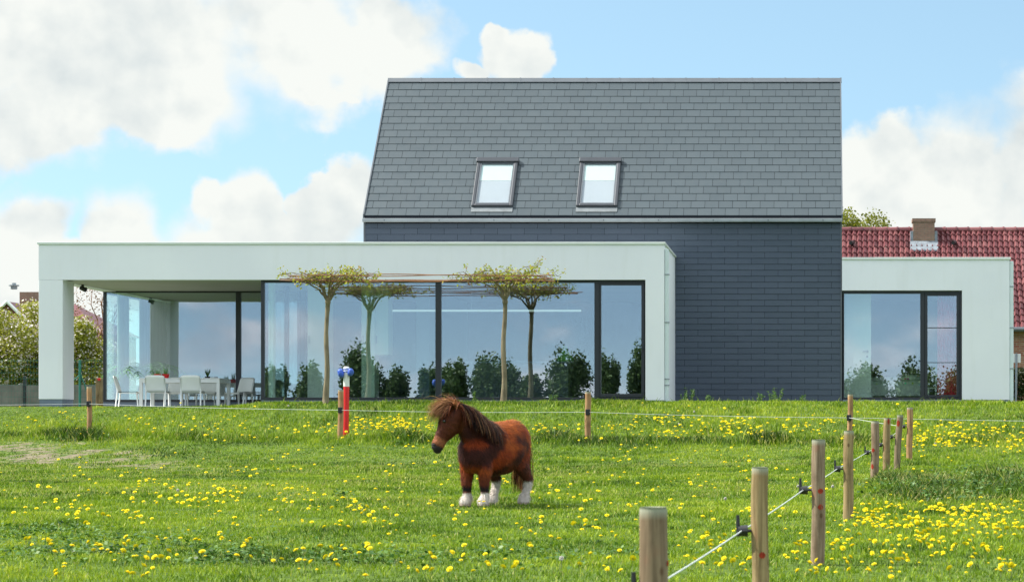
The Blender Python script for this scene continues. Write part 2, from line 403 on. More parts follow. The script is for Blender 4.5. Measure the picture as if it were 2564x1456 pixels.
# ------------------------------------------------------------------ terrain
GD = np.array([-900, 0, 10, 15, 20, 27, 30, 37, 41, 44, 46.5, 48.5, 900.])
GZ = np.array([-1.35, -1.3, -1.25, -1.17, -1.07, -1.0, -.95, -.84, -.79, -.70, -.52, -.33, -.33])
def smooth(a, b, x): q = np.clip((x-a)/(b-a), 0, 1); return q*q*(3-2*q)
def vnoise(x, y, s, seed=0):
    r = np.random.default_rng(seed); t_ = r.random((256, 256))
    X = x*s+1000.3; Y = y*s+1000.7; xi = np.floor(X).astype(int); yi = np.floor(Y).astype(int)
    fx = X-xi; fy = Y-yi; fx = fx*fx*(3-2*fx); fy = fy*fy*(3-2*fy)
    g = lambda i, j: t_[i % 256, j % 256]
    return (g(xi, yi)*(1-fx)+g(xi+1, yi)*fx)*(1-fy)+(g(xi, yi+1)*(1-fx)+g(xi+1, yi+1)*fx)*fy
def fbm(x, y, s, seed=0, o=4):
    r = 0; a = .5; tot = 0
    for i in range(o): r = r+a*vnoise(x, y, s*2**i, seed+i); tot += a; a *= .5
    return r/tot
def fenceD(x): return np.interp(x, [-16, -14.5, -9, -4.2, .66, 6], [53.3, 53, 50.6, 49.4, 48.5, 47.6])
def H(x, y):
    x = np.asarray(x, dtype=float); y = np.asarray(y, dtype=float)
    fd = fenceD(x); u = y-(fd-48.5)*smooth(32, 48, y)
    z = np.interp(u, GD, GZ)
    z = z+np.interp(x, [-15, -4], [.10, 0])*smooth(44, 50, u)
    crest = np.interp(x, [-14, -12, -9], [56.6, 56, 54.8]); top = np.interp(x, [-12.2, -11.6], [.355, .425])
    z = z+(top-z)*smooth(fd+.1, crest, y)
    z = z+(fbm(x, y, .9, 5)-.5)*.07*smooth(60, 50, y)
    ter = smooth(-11.9, -12.1, x)*smooth(57.25, 57.35, y)*smooth(-17.0, -16.9, x)
    z = z-ter*.30
    return z+E
def Hs(x, y): return float(H(np.array([x]), np.array([y]))[0])
def mudf(x, y):
    px = x/y*F_+CX; z = H(x, y); py = CY-(z-E)*F_/y
    m = np.zeros_like(px)
    for (a, b, ra, rb, s_) in [(150, 1145, 330, 40, 1.), (380, 1165, 260, 26, .8), (30, 1120, 180, 22, .9), (900, 1150, 420, 16, .4), (1720, 1160, 120, 8, .45), (2450, 1130, 120, 8, .15), (230, 1110, 150, 8, .8), (1500, 1190, 300, 10, .3)]:
        m = np.maximum(m, s_*np.clip(1.25-np.sqrt(((px-a)/ra)**2+((py-b)/rb)**2), 0, 1))
    n = fbm(x, y, 1.3, 21)
    return m*(smooth(.40, .62, n+.12*m)*.35+.5*smooth(.42, .58, fbm(x, y, 5., 23)))
xs = np.unique(np.concatenate([np.linspace(-1500, -60, 14), np.linspace(-60, -18, 22), np.linspace(-18, 6, 121), np.linspace(6, 60, 26), np.linspace(60, 1500, 14)]))
ys = np.unique(np.concatenate([np.linspace(-1500, -40, 14), np.linspace(-40, 14, 20), np.linspace(14, 60, 231), np.linspace(60, 120, 20), np.linspace(120, 2500, 16)]))
gx, gy = np.meshgrid(xs, ys); gz = H(gx, gy)
nx = len(xs); ny = len(ys); idx = np.arange(nx*ny).reshape(ny, nx)
fc = np.stack([idx[:-1, :-1], idx[:-1, 1:], idx[1:, 1:], idx[1:, :-1]], -1).reshape(-1, 4)
mud_v = np.where((gy > 14) & (gy < 60), mudf(gx, np.maximum(gy, 1)), 0)
tag(npmesh('meadow_ground', np.stack([gx, gy, gz], -1).reshape(-1, 3), fc, M['ground'], extra={'mud': mud_v.ravel()}, smooth=True), kind='structure')

# ------------------------------------------------------------------ house
FR, WR, GL = 57.4, 62.0, 62.6
X0, XCOL, XC, XD, X1 = -16.77, -16.25, -11.98, -3.625, -3.22
ZT, ZL, ZF = E+3.93, E+3.115, E+.53
house = empty('modern_house', (-6, 60, E+.4), 'modern house with white flat-roofed glazed box, slate-clad gabled volume and white annex', 'house')
MB().box(X0, X1, FR, FR+.32, ZL, ZT-.05).box(X0, X0+.3, FR+.32, 68.5, ZL, ZT-.05).build('fascia', M['render'], house)
MB().box(X0, XCOL, FR+.002, 58.28, ZF, ZL-.001).build('column', M['render'], house, bevel=.008)
for bb in [(X0+.012, XCOL-.012, FR+.014, 58.27, ZF-.45, ZF-.001), (XD+.01, X1-.012, FR+.014, WR, ZF-.3, ZF-.02), (X0, XC, GL+.03, GL+.3, ZF-.5, ZF-.002),
           (XC, XD, FR+.14, FR+.4, ZF-.3, ZF-.01), (.70, 4.57, WR-.055, WR+.2, ZF-.3, ZF+.03), (-3.2, .68, WR+.01, WR+.2, ZF-.3, ZF-.01)]: MB().box(*bb).build('plinth', M['plinth'], house)
MB().box(XD, X1, FR, WR, ZF-.02, ZL).box(XD, X1, FR+.32, WR, ZL, ZT-.05).build('end_wall', M['render'], house)
MB().box(X0-.03, X1+.03, FR-.03, FR+.35, ZT-.05, ZT).box(X1-.33, X1+.03, FR+.35, WR, ZT-.05, ZT-.003).box(X0-.03, X0+.33, FR+.35, 68.5, ZT-.05, ZT-.003).build('coping', M['coping'], house, bevel=.006)
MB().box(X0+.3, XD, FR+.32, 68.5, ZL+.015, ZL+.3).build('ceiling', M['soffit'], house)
MB().box(X0, X1, FR+.3, 68.5, ZF-.2, ZF-.03).build('interior_floor', M['intfloor'], house) if False else \
    MB().box(X0, XC, GL+.1, 68.5, ZF-.2, ZF-.005).box(XC, XD, FR+.4, 68.5, ZF-.2, ZF-.012).build('interior_floor', M['intfloor'], house)
MB().box(X0-.2, XC, FR+.02, GL+.02, ZF-.55, ZF-.245).build('terrace_floor', M['terrace'], house)
ib = MB().box(X0, XD, 68.3, 68.5, ZF, ZL+.015); ib.build('back_wall', M['intgrey'], house)
for bb in [(-9.2, -8.9, 61.5, 68.3, ZF, ZL+.01), (-13.2, -12.9, 65.8, 68.3, ZF, ZL+.01)]: MB().box(*bb).build('interior_wall', M['wallblue'], house)
# glazing of the front
def framebars(bars, y0, dep, D):
    b = MB()
    for (a, c, d, e) in bars: b.box(wx(a, D), wx(c, D), y0, y0+dep, wz(e, D), wz(d, D))
    return b
yf = FR+.13
fr = framebars([(650, 1619, 700.3, 706.5), (650, 1619, 994, 1000.5), (650, 658, 706.5, 994), (1088, 1102, 706.5, 994), (1487, 1500, 706.5, 994), (1613, 1619, 706.5, 994)], yf, .12, FR)
wf = fr.build('window_frame', M['frame'], house, bevel=.005)
MB().box(wx(658, FR)-.01, wx(1088, FR)+.01, yf+.05, yf+.075, wz(994.4, FR), wz(706, FR)).build('pane', M['glass'], wf)
MB().box(wx(1102, FR)-.01, wx(1487, FR)+.01, yf+.052, yf+.077, wz(994.4, FR), wz(706, FR)).build('pane', M['glass'], wf)
ds = framebars([(1500.3, 1612.7, 706.8, 713), (1500.3, 1612.7, 985, 993.6), (1500.3, 1504, 713, 985), (1605, 1612.7, 713, 985)], yf-.02, .10, FR).build('sliding_door', M['frame'], house, bevel=.005)
MB().box(wx(1503.5, FR), wx(1605.5, FR), yf+.03, yf+.055, wz(985.5, FR), wz(712.5, FR)).build('pane', M['glass'], ds)
MB().box(wx(1607.5, FR), wx(1609.5, FR), yf-.06, yf-.021, wz(880, FR), wz(868, FR)).build('handle', M['black'], ds)
yg = GL
rf_ = framebars([(258, 752, 727, 732.5), (258, 752, 999.5, 1005.5), (258, 264.5, 732.5, 999.5), (590, 602, 732.5, 999.5), (744, 752, 732.5, 999.5)], yg, .12, GL)
rfo = rf_.build('recessed_window_frame', M['frame'], house, bevel=.005)
MB().box(wx(264, GL), wx(591, GL), yg+.05, yg+.075, wz(1000, GL), wz(732, GL)).build('pane', M['glass'], rfo)
MB().box(wx(601, GL), wx(745, GL), yg+.052, yg+.077, wz(1000, GL), wz(732, GL)).build('pane', M['glass'], rfo)
# glass return between the two planes, and the glass gable end at the far left
sr = MB()
for y0, y1 in ((FR+.26, FR+.34), (60.0, 60.08), (GL-.09, GL-.01)): sr.box(XC+.01, XC+.11, y0, y1, ZF, ZL)
sr.box(XC+.012, XC+.108, FR+.34, GL-.09, ZF-.01, ZF+.05).build('side_window_frame', M['frame'], house)
MB().box(XC+.05, XC+.07, FR+.3, GL-.05, ZF+.05, ZL).build('pane', M['glass'], house.children[-1])
sr = MB()
for y0, y1 in ((64.4, 64.5), (66.3, 66.4), (68.1, 68.2)): sr.box(X0+.02, X0+.1, y0, y1, ZF+.05, ZL-.05)
sr.box(X0+.018, X0+.102, GL+.13, 68.3, ZF, ZF+.05).box(X0+.018, X0+.102, GL+.13, 68.3, ZL-.05, ZL)
sf = sr.build('side_window_frame', M['frame'], house)
MB().box(X0+.05, X0+.07, GL+.13, 68.2, ZF+.04, ZL-.04).build('pane', M['glass'], sf)
# downpipes
def downpipe(x, y, z0, z1, brz):
    o = MB().box(x, x+.092, y, y+.09, z0, z1).build('downpipe', M['pipe'], house, bevel=.02)
    for bz in brz: MB().box(x-.002, x+.105, y-.012, y+.1, bz-.012, bz+.012).build('bracket', M['metal'], o)
downpipe(X1+.002, FR+.12, ZF-.12, E+3.79, [wz(948, FR), wz(1113*.7237+.5, FR), wz(923, FR)-.35, wz(686, FR)])
downpipe(4.605, WR-.03, ZF-.12, E+3.80, [wz(820, WR), wz(922, WR), wz(717, WR)])
# slate volume
SX0, SX1 = -10.5, .68; EZ = E+4.86; RY, RZ = 65.64, E+8.51; sl45 = 45
wallb = MB()
wallb.add([(SX0, WR+.02, ZF-.02), (SX1-.01, WR+.02, ZF-.02), (SX1-.01, WR+.02, EZ-.02), (SX0, WR+.02, EZ-.02)], [(0, 1, 2, 3)]) if False else None
core = MB()
z_b = ZT-.3
core.add([(SX0+.01, WR+.025, z_b), (SX1-.01, WR+.025, z_b), (SX1-.01, 69.25, z_b), (SX0+.01, 69.25, z_b),
          (SX0+.01, WR+.025, EZ-.03), (SX1-.01, WR+.025, EZ-.03), (SX1-.01, 69.25, EZ-.03), (SX0+.01, 69.25, EZ-.03), (SX0+.01, RY, RZ-.06), (SX1-.01, RY, RZ-.06)],
         [(0, 1, 5, 4), (2, 3, 7, 6), (0, 4, 8, 7, 3), (1, 2, 6, 9, 5), (4, 5, 9, 8), (6, 7, 8, 9), (0, 3, 2, 1)])
core.box(X1, SX1-.01, WR+.026, 69.2, ZF-.01, z_b+.001)
core.build('wall', M['slateback'], house)
sw = MB(); rowh = .1395; pl = .625; z = ZF-.01; r_ = 0
while z < E+4.66:
    z1 = min(z+rowh, E+4.68); x = SX0-(pl*(.5 if r_ % 2 else 0))-random.choice((0, 0, .0))
    while x < SX1:
        a = max(x, SX0); b = min(x+pl, SX1)
        if z < ZT-.1: a = max(a, X1-.02)
        if b-a > .02 and z1-z > .02:
            v = random.random(); g = .0035; e = .0055
            yt, yb = WR+.012, WR+.002-random.random()*.002
            sw.add([(a+g, yb, z+e), (b-g, yb, z+e), (b-g, yt, z1), (a+g, yt, z1), (a+g, WR+.022, z+e), (b-g, WR+.022, z+e)], [(0, 1, 2, 3), (4, 5, 1, 0)], v)
        x += pl
    z += rowh; r_ += 1
sw.build('slate_cladding', M['slatewall'], house)
for bb in [(SX0-.012, SX0+.03, WR-.004, WR+.03, ZT-.05, EZ-.12), (SX1-.03, SX1+.004, WR-.006, WR+.03, ZF, EZ-.1)]: MB().box(*bb).build('corner_trim', M['darkmetal'], house)
# roof slates, laid course by course up the 45 degree slope
rs = MB(); L = math.hypot(RY-WR, RZ-EZ); n = Vector((0, -1, 1)).normalized(); up = Vector((0, 1, 1)).normalized(); base = Vector((0, WR, EZ))
ch = .264; k = 0; s0 = 0
while s0 < L-.03:
    s1 = min(s0+ch, L); x = SX0-[.0, .16, .05, .21][k % 4]
    while x < SX1:
        a = max(x, SX0); b = min(x+.325, SX1)
        if b-a > .015:
            v = random.random(); g = .0038; lift = .014+random.random()*.003
            p = lambda X, s_, h: (X, base.y+up.y*s_+n.y*h, base.z+up.z*s_+n.z*h)
            rs.add([p(a+g, s0+.004, lift), p(b-g, s0+.004, lift), p(b-g, s1, .006), p(a+g, s1, .006), p(a+g, s0+.004, -.004), p(b-g, s0+.004, -.004)], [(0, 1, 2, 3), (4, 5, 1, 0)], v)
        x += .325
    s0 += ch; k += 1
roof = rs.build('slate_roof', M['slate'], house)
rb = MB()                                                     # roof deck under the slates, both slopes
rb.add([(SX0, WR+.0, EZ-.004), (SX1, WR, EZ-.004), (SX1, RY, RZ-.004), (SX0, RY, RZ-.004), (SX0, 69.3, EZ), (SX1, 69.3, EZ), (SX0, WR, EZ-.05), (SX1, WR, EZ-.05), (SX0, RY, RZ-.058), (SX1, RY, RZ-.058), (SX0, 69.3, EZ-.05), (SX1, 69.3, EZ-.05)],
       [(0, 1, 2, 3), (3, 2, 5, 4), (0, 3, 8, 6), (1, 7, 9, 2), (3, 4, 10, 8), (2, 9, 11, 5), (0, 6, 7, 1), (4, 5, 11, 10)])
rb.build('roof_deck', M['slateback'], roof)
cap = MB()
x = SX0-.02
while x < SX1:
    b = min(x+.82, SX1+.02); h = .008 if int(x*10) % 2 else 0
    cap.add([(x, RY-.10, RZ-.065), (b, RY-.10, RZ-.065), (b, RY, RZ+.045), (x, RY, RZ+.045), (x, RY+.10, RZ-.065), (b, RY+.10, RZ-.065)], [(0, 1, 2, 3), (3, 2, 5, 4), (0, 3, 4), (1, 5, 2)], .3)
    cap.add([(b-.02, RY-.108, RZ-.07), (b+.015, RY-.108, RZ-.07), (b+.015, RY, RZ+.054), (b-.02, RY, RZ+.054), (b-.02, RY+.108, RZ-.07), (b+.015, RY+.108, RZ-.07)], [(0, 1, 2, 3), (3, 2, 5, 4), (0, 3, 4), (1, 5, 2)], .3)
    x = b if b < SX1+.01 else 99
cap.build('ridge_cap', M['darkmetal'], roof)
for xx in (SX0-.025, SX1-.005):
    vg = MB().add([(xx, WR-.02, EZ-.07), (xx+.03, WR-.02, EZ-.07), (xx+.03, WR-.02, EZ+.035), (xx, WR-.02, EZ+.035), (xx, RY, RZ-.06), (xx+.03, RY, RZ-.06), (xx+.03, RY, RZ+.04), (xx, RY, RZ+.04)],
           [(0, 1, 2, 3), (3, 2, 6, 7), (0, 3, 7, 4), (1, 5, 6, 2), (0, 4, 5, 1)])
    vg.build('verge_trim', M['darkmetal'], roof)
gt = MB().box(SX0-.02, SX1+.01, WR-.16, WR-.005, E+4.705, E+4.79)
go = gt.build('gutter', M['metal'], house, bevel=.01)
x = SX0+.5
while x < SX1:
    MB().box(x-.012, x+.012, WR-.167, WR-.161, E+4.73, E+4.76).build('gutter_bracket', M['darkmetal'], go); x += 1.28
# roof windows
def skylight(cx):
    y0, y1 = 62.2, 63.41
    o = Vector((cx, y0, EZ+(y0-WR)))
    mt = Matrix(((1, 0, 0, o.x), (0, up.y, n.y, o.y), (0, up.z, n.z, o.z), (0, 0, 0, 1)))
    W = .485; LN = (y1-y0)*math.sqrt(2)
    f = MB()
    for (a, b, c, d, z0, z1) in [(-W, -W+.075, 0, LN, .0, .085), (W-.075, W, 0, LN, .0, .085), (-W+.075, W-.075, 0, .075, 0, .083), (-W-.02, W+.02, LN-.13, LN+.02, .0, .12)]:
        f.box(a, b, c, d, z0, z1, mtx=mt)
    so_ = f.build('roof_window', M['skyframe'], house, bevel=.012)
    s_ = MB()
    for (a, b, c, d) in [(-W+.077, -W+.11, .077, LN-.132), (W-.11, W-.077, .077, LN-.132), (-W+.11, W-.11, .077, .11), (-W+.11, W-.11, LN-.17, LN-.132)]:
        s_.box(a, b, c, d, .02, .07, mtx=mt)
    s_.build('sash', M['darkmetal'], so_)
    MB().box(-W+.105, W-.105, .105, LN-.165, .045, .06, mtx=mt).build('glass', M['roofglass'], so_)
    MB().box(-W+.11, W-.11, LN*.56, LN-.165, .024, .034, mtx=mt).build('blind', M['blindw'], so_)
    MB().box(-W+.11, W-.11, .105, LN*.56-.004, .020, .030, mtx=mt).build('blind', M['blindg'], so_)
    MB().box(-W, W, -.17, -.003, .018, .028, mtx=mt).build('flashing', M['zincdull'], so_)
M['blindw'] = simple('white_blind', (.60, .62, .60), .8, .2, 0, .02, 3, .02)
M['blindg'] = simple('lilac_blind', (.44, .405, .44), .8, .2, 0, .02, 3, .02)
skylight(-7.525); skylight(-5.07)
# annex
AY = WR-.07
ax0, ax1 = SX1+.006, 4.6; awx0, awx1 = wx(2110, WR), wx(2408.6, WR); az0, az1 = wz(998.5, WR), wz(727, WR)
an = MB().box(ax0, ax1, AY, AY+.3, az1, E+3.83).box(awx1, ax1, AY, AY+.3, ZF+.03, az1).box(ax1-.3, ax1, AY+.3, 68, ZF, E+3.83)
an.build('annex_wall', M['render'], house)
MB().box(ax0, ax1+.03, AY-.03, AY+.33, E+3.83, E+3.885).box(ax1-.33, ax1+.03, AY+.33, 68, E+3.83, E+3.882).build('annex_coping', M['coping'], house, bevel=.006)
MB().box(ax0, ax1-.3, AY+.3, 68, az1+.02, az1+.3).build('annex_ceiling', M['intwhite'], house)
MB().box(ax0, ax1-.3, AY+.3, 67.8, ZF-.2, ZF+.02).build('annex_floor', M['intfloor'], house)
MB().box(ax0, ax1-.3, 67.5, 67.7, ZF+.02, az1+.02).build('annex_back_wall', M['intgrey'], house)
ya = AY+.12
af = framebars([(2110, 2408.6, 727, 734.5), (2110, 2408.6, 994, 1000), (2110, 2114, 734.5, 994), (2304.7, 2315.5, 734.5, 994), (2402, 2408.6, 734.5, 994)], ya, .12, WR).build('annex_window_frame', M['frame'], house, bevel=.005)
MB().box(wx(2113.5, WR), wx(2305, WR), ya+.05, ya+.075, wz(994.5, WR), wz(734, WR)).build('pane', M['glass'], af)
asx = framebars([(2315.8, 2401.7, 734.8, 740), (2315.8, 2401.7, 988, 993.7), (2315.8, 2322.6, 740, 988), (2395.5, 2401.7, 740, 988), (2322.6, 2395.5, 819, 820.8), (2322.6, 2395.5, 906, 907.6)], ya-.02, .09, WR).build('annex_window_sash', M['frame'], house, bevel=.003)
MB().box(wx(2322, WR), wx(2396, WR), ya+.03, ya+.05, wz(988.5, WR), wz(739.5, WR)).build('pane', M['glass'], asx)

# ------------------------------------------------------------------ things inside the house
idr = empty('interior_door', (wx(2146, 62.7), 62.7, ZF+.02), 'tall white door with lever handle behind the left pane of the annex window', 'door')
d_ = MB().box(wx(2113, 62.7), wx(2181, 62.7), 62.68, 62.73, ZF+.03, az1).build('door_leaf', M['intwhite'], idr)
hz = wz(879, 62.6)
MB().tube([(wx(2172, 62.6), 62.67, hz), (wx(2172, 62.6), 62.62, hz), (wx(2160, 62.6), 62.62, hz)], .012).ball((wx(2172, 62.6), 62.67, hz), (.03, .012, .03)).build('handle', M['metal'], idr, smooth=True)
MB().ball((wx(2171.5, 62.6), 62.67, wz(892, 62.6)), (.027, .012, .027)).build('lock', M['metal'], idr, smooth=True)
bed = empty('bed', (1.9, 64, ZF+.02), 'white slatted bed with polka dot bedding behind the annex window', 'bed')
bx0, bx1 = wx(2178, 64), wx(2318, 64)
MB().box(bx0, bx1, 63.6, 63.66, ZF+.14, ZF+.40).box(bx0, bx0+.06, 63.56, 63.64, ZF+.02, ZF+.5).box(bx1-.06, bx1, 63.56, 63.64, ZF+.02, ZF+.5).build('bed_frame', M['intwhite'], bed); MB().box(bx0, bx1, 64.5, 64.56, ZF+.1, ZF+.6).build('bed_board', M['intwhite'], bed)
bd = MB(); nxx = 24
def mat_dots():
    m, t = newmat('polka_dots'); g = t.n('ShaderNodeNewGeometry').outputs['Position']
    vo = t.n('ShaderNodeTexVoronoi'); vo.inputs['Scale'].default_value = 9; t.l(t.vm('MULTIPLY', g, (1, 0.3, 1)), vo.inputs['Vector'])
    hs = t.n('ShaderNodeHueSaturation'); hs.inputs['Saturation'].default_value = 3; t.l(vo.outputs['Color'], hs.inputs['Color'])
    c = t.mix(t.mr(vo.outputs['Distance'], .20, .24), hs.outputs[0], (.62, .72, .62))
    finish(t, principled(t, c, .8, .2)); return m
M['dots'] = mat_dots()
bd.box(bx0+.02, bx1-.02, 63.62, 64.5, ZF+.32, ZF+.5).build('bedding', M['dots'], bed, bevel=.06)
pw = MB().ball((bx1-.32, 64.0, ZF+.56), (.3, .3, .09)).build('pillow', M['dots'], bed, smooth=True)
rc = MB(); pts = []
for i in range(61):
    X = wx(2347, 62.35)+(wx(2400, 62.35)-wx(2347, 62.35))*i/60; pts.append((X, 62.35+.03*math.sin(i*1.15)+.012*math.sin(i*.4)))
for i in range(60): rc.quad((pts[i][0], pts[i][1], ZF+.06), (pts[i+1][0], pts[i+1][1], ZF+.06), (pts[i+1][0], pts[i+1][1], az1), (pts[i][0], pts[i][1], az1))
tag(rc.build('red_curtain', M['redcurtain'], smooth=True, origin=(wx(2370, 62.9), 62.9, ZF)), 'deep red curtain hanging behind the narrow annex window', 'curtain')
kc = empty('child_chair', (wx(2334, 62.7), 62.75, ZF+.02), 'small white wooden chair beside the red curtain', 'chair')
cxk = wx(2334, 62.7)
MB().box(cxk-.11, cxk+.09, 62.6, 62.85, ZF+.30, ZF+.325).build('seat', M['intwhite'], kc)
for a in (-.1, .07):
    for yy in (62.62, 62.82): MB().box(cxk+a, cxk+a+.025, yy-.012, yy+.012, ZF+.02, ZF+(.30 if a < 0 else .62)).build('leg', M['intwhite'], kc)
MB().box(cxk+.07, cxk+.09, 62.635, 62.80, ZF+.5, ZF+.58).build('backrest', M['intwhite'], kc)
# main room
pc = MB().tube([(wx(681, 58.5), 58.5, ZF), (wx(681, 58.5), 58.5, ZL+.01)], .075, 20)
tag(pc.build('white_curtain', M['curtain'], smooth=True, origin=(wx(681, 58.5), 58.5, ZF)), 'slim white gathered curtain just inside the left corner of the long window', 'curtain')
for (a, b, c, d, Dd, lab) in [(770, 822, 706, 996, 59.3, 'pale tall cupboard left of the first flat-topped tree'), (905, 938, 715, 996, 59.4, 'narrow pale green cupboard front behind the reflected trunk'), (939, 972, 715, 888, 59.5, 'wide pale green cupboard front above the kitchen counter')]:
    tc_ = empty('tall_cupboard', (wx((a+b)/2, Dd), Dd, ZF), lab, 'cupboard', 'kitchen cupboards')
    MB().box(wx(a, Dd), wx(b, Dd), Dd, Dd+.6, wz(d, Dd), ZL-.02).build('cupboard_front', M['cabinet'] if a > 800 else M['intwhite'], tc_)
    MB().box(wx(a, Dd)+.03, wx(a, Dd)+.045, Dd-.03, Dd-.001, wz(860, Dd), wz(840, Dd)).build('handle', M['metal'], tc_)
ki = empty('kitchen_island', (-8, 60.6, ZF), 'low white kitchen island with thin worktop behind the long window', 'kitchen island')
MB().box(-7.9, -5.6, 60.7, 61.5, ZF, ZF+.86).build('cabinet', M['intgrey'], ki)
MB().box(-7.95, -5.55, 60.65, 61.55, ZF+.862, ZF+.9).build('worktop', M['wallblue'], ki)
pl_ = empty('linear_pendant_lamp', (wx(1190, 63), 63, wz(777, 63)), 'long thin white linear lamp hanging above the kitchen counter', 'lamp')
MB().box(wx(928, 60.5), wx(1455, 60.5), 60.48, 60.55, wz(779.5, 60.5), wz(775, 60.5)).build('lamp_bar', None, pl_)
m, t = newmat('lamp_glow'); e = t.n('ShaderNodeEmission'); e.inputs[0].default_value = (.8, 1, .92, 1); e.inputs[1].default_value = .2; finish(t, e.outputs[0])
pl_.children[0].data.materials.clear(); pl_.children[0].data.materials.append(m)
for px in (960, 1180, 1420): MB().tube([(wx(px, 60.5), 60.52, wz(775, 60.5)), (wx(px, 60.5), 60.52, ZL+.01)], .004, 6).build('cord', M['metal'], pl_)
gv = empty('green_vase', (wx(1413, 60.9), 60.95, ZF+.9), 'bright green bell-shaped glass vase on the kitchen worktop', 'vase')
prof = [(.0, 0), (.19, 0), (.2, .04), (.17, .1), (.10, .17), (.06, .24), (.05, .3)]
vb = MB(); nn = 20
vs = [(wx(1413, 60.9)+r*math.cos(2*math.pi*k/nn), 61.1+r*math.sin(2*math.pi*k/nn), ZF+.902+z*1.2) for r, z in prof for k in range(nn)]
vb.add(vs, [(i*nn+k, i*nn+(k+1) % nn, (i+1)*nn+(k+1) % nn, (i+1)*nn+k) for i in range(len(prof)-1) for k in range(nn)])
vb.build('vase_body', M['lime'], gv, smooth=True)
sfa = empty('sofa', (-10.9, 60, ZF), 'low dark sofa behind the left end of the long window', 'sofa')
sx0, sx1 = wx(720, 60), wx(800, 60)
MB().box(sx0, sx1, 59.8, 60.6, ZF+.05, ZF+.32).build('seat', M['sofa'], sfa, bevel=.04)
MB().box(sx0, sx1, 59.62, 59.8, ZF+.05, ZF+.36).build('backrest', M['sofa'], sfa, bevel=.04)
# curtains inside the glass corner on the left
for (x, y0, y1, lab) in [(X0+.25, 63.0, 63.9, 'pale gathered curtain nearest the glass corner of the terrace'), (X0+.25, 65.0, 67.6, 'broad pale curtain further along the glass side wall')]:
    c = MB(); n_ = 50; p = [(x+.04*math.sin(i*1.3), y0+(y1-y0)*i/n_) for i in range(n_+1)]
    for i in range(n_): c.quad((*p[i], ZF+.03), (*p[i+1], ZF+.03), (*p[i+1], ZL-.02), (*p[i], ZL-.02))
    tag(c.build('curtain', M['curtain'], smooth=True, origin=(x, y0, ZF)), lab, 'curtain')
# palm behind the glass
pb = empty('potted_palm', (wx(365, 63.5), 63.5, ZF), 'green potted palm with arching fronds behind the terrace glass', 'plant')
MB().tube([(wx(365, 63.5), 63.5, ZF), (wx(365, 63.5), 63.5, ZF+.34)], [.15, .19], 18).build('pot', M['intwhite'], pb, smooth=False)
fr_ = MB(); random.seed(3)
for i in range(26):
    a = random.random()*6.28; ln = 1.0+random.random()*.5; c0 = Vector((wx(365, 63.5), 63.5, ZF+.35)); h = Vector((math.cos(a), math.sin(a), 0))
    pp = []
    for j in range(15):
        q = j/14; pp.append(c0+h*ln*(q**1.2)*.72+Vector((0, 0, 1))*(1.15*ln*q-.95*ln*q*q)*1.15)
    fr_.tube(pp, [.007]*15, 4, .3)
    for j in range(2, 15):
        d = (pp[j]-pp[j-1]).normalized(); sd_ = d.cross(Vector((0, 0, 1))).normalized()
        for sgn in (-1, 1):
            tip = pp[j]+sd_*sgn*(.26*math.sin(j/15*3.0)+.05)+d*.12-Vector((0, 0, .08)); w_ = d*.014
            fr_.add([pp[j]-w_, pp[j]+w_, tip], [(0, 1, 2)], random.random())
fr_.build('fronds', M['palm'], pb)
# ceiling spot under the porch
sp_ = empty('ceiling_spot', P(207, 712, 59.6), 'small black spotlight fixed under the porch ceiling beside the white column', 'spotlight')
b0 = P(207, 712, 59.6)
MB().tube([(b0.x, b0.y, ZL+.013), (b0.x, b0.y, ZL-.05)], .03, 10).build('mount', M['black'], sp_)
MB().tube([(b0.x-.05, b0.y, ZL-.06), (b0.x+.08, b0.y-.03, ZL-.11)], [.045, .055], 14).build('lamp_head', M['black'], sp_)

# ------------------------------------------------------------------ terrace table and chairs
TF = ZF-.245
def white_chair(label):
    r = empty('terrace_chair', (0, 0, 0), label, 'chair', 'white chairs around the terrace table')
    # local: seat faces +Y, backrest at -Y
    st = MB(); nu = 8
    for i in range(nu):
        a0 = -.22+.44*i/nu; a1 = a0+.44/nu
        h = lambda q: .43-.012*math.cos(q/.22*1.5)
        st.add([(a0, -.2, h(a0)), (a1, -.2, h(a1)), (a1, .22, h(a1)+.005), (a0, .22, h(a0)+.005), (a0, -.2, h(a0)-.025), (a1, -.2, h(a1)-.025), (a1, .22, h(a1)-.03), (a0, .22, h(a0)-.03)],
               [(0, 1, 2, 3), (4, 7, 6, 5), (0, 4, 5, 1), (3, 2, 6, 7)])
    st.build('seat', M['white'], r)
    bk = MB(); rows = 7; gv_ = []
    for j in range(rows+1):
        for i in range(nu+1):
            X = -.215+.43*i/nu; v = j/rows; gv_.append((X*(1-.04*v**6), -.20-.10*v**1.3-.03*(1-(X/.215)**2), .42+.36*v-.02*(abs(X)/.215)**6*v))
    bk.add(gv_, [(j*(nu+1)+i, (j+1)*(nu+1)+i, (j+1)*(nu+1)+i+1, j*(nu+1)+i+1) for j in range(rows) for i in range(nu)])
    b = bk.build('backrest', M['white'], r, smooth=True); so2 = b.modifiers.new('thick', 'SOLIDIFY'); so2.thickness = .018
    for sx in (-1, 1):
        MB().tube([(sx*.20, .20, .42), (sx*.215, .235, 0)], [.021, .014], 10).build('leg', M['white'], r, smooth=True)
        MB().tube([(sx*.212, -.30, .72), (sx*.212, -.215, .46), (sx*.22, -.27, 0)], [.012, .020, .014], 10).build('leg', M['white'], r, smooth=True)
    return r
pr = white_chair('first white chair on the camera side of the terrace table, left of the other')
def setc(o, px, D, rz, lab=None):
    o.location = (wx(px, D), D, TF); o.rotation_euler = (0, 0, R(rz))
    if lab: o['label'] = lab
setc(pr, 396, 58.45, 0)
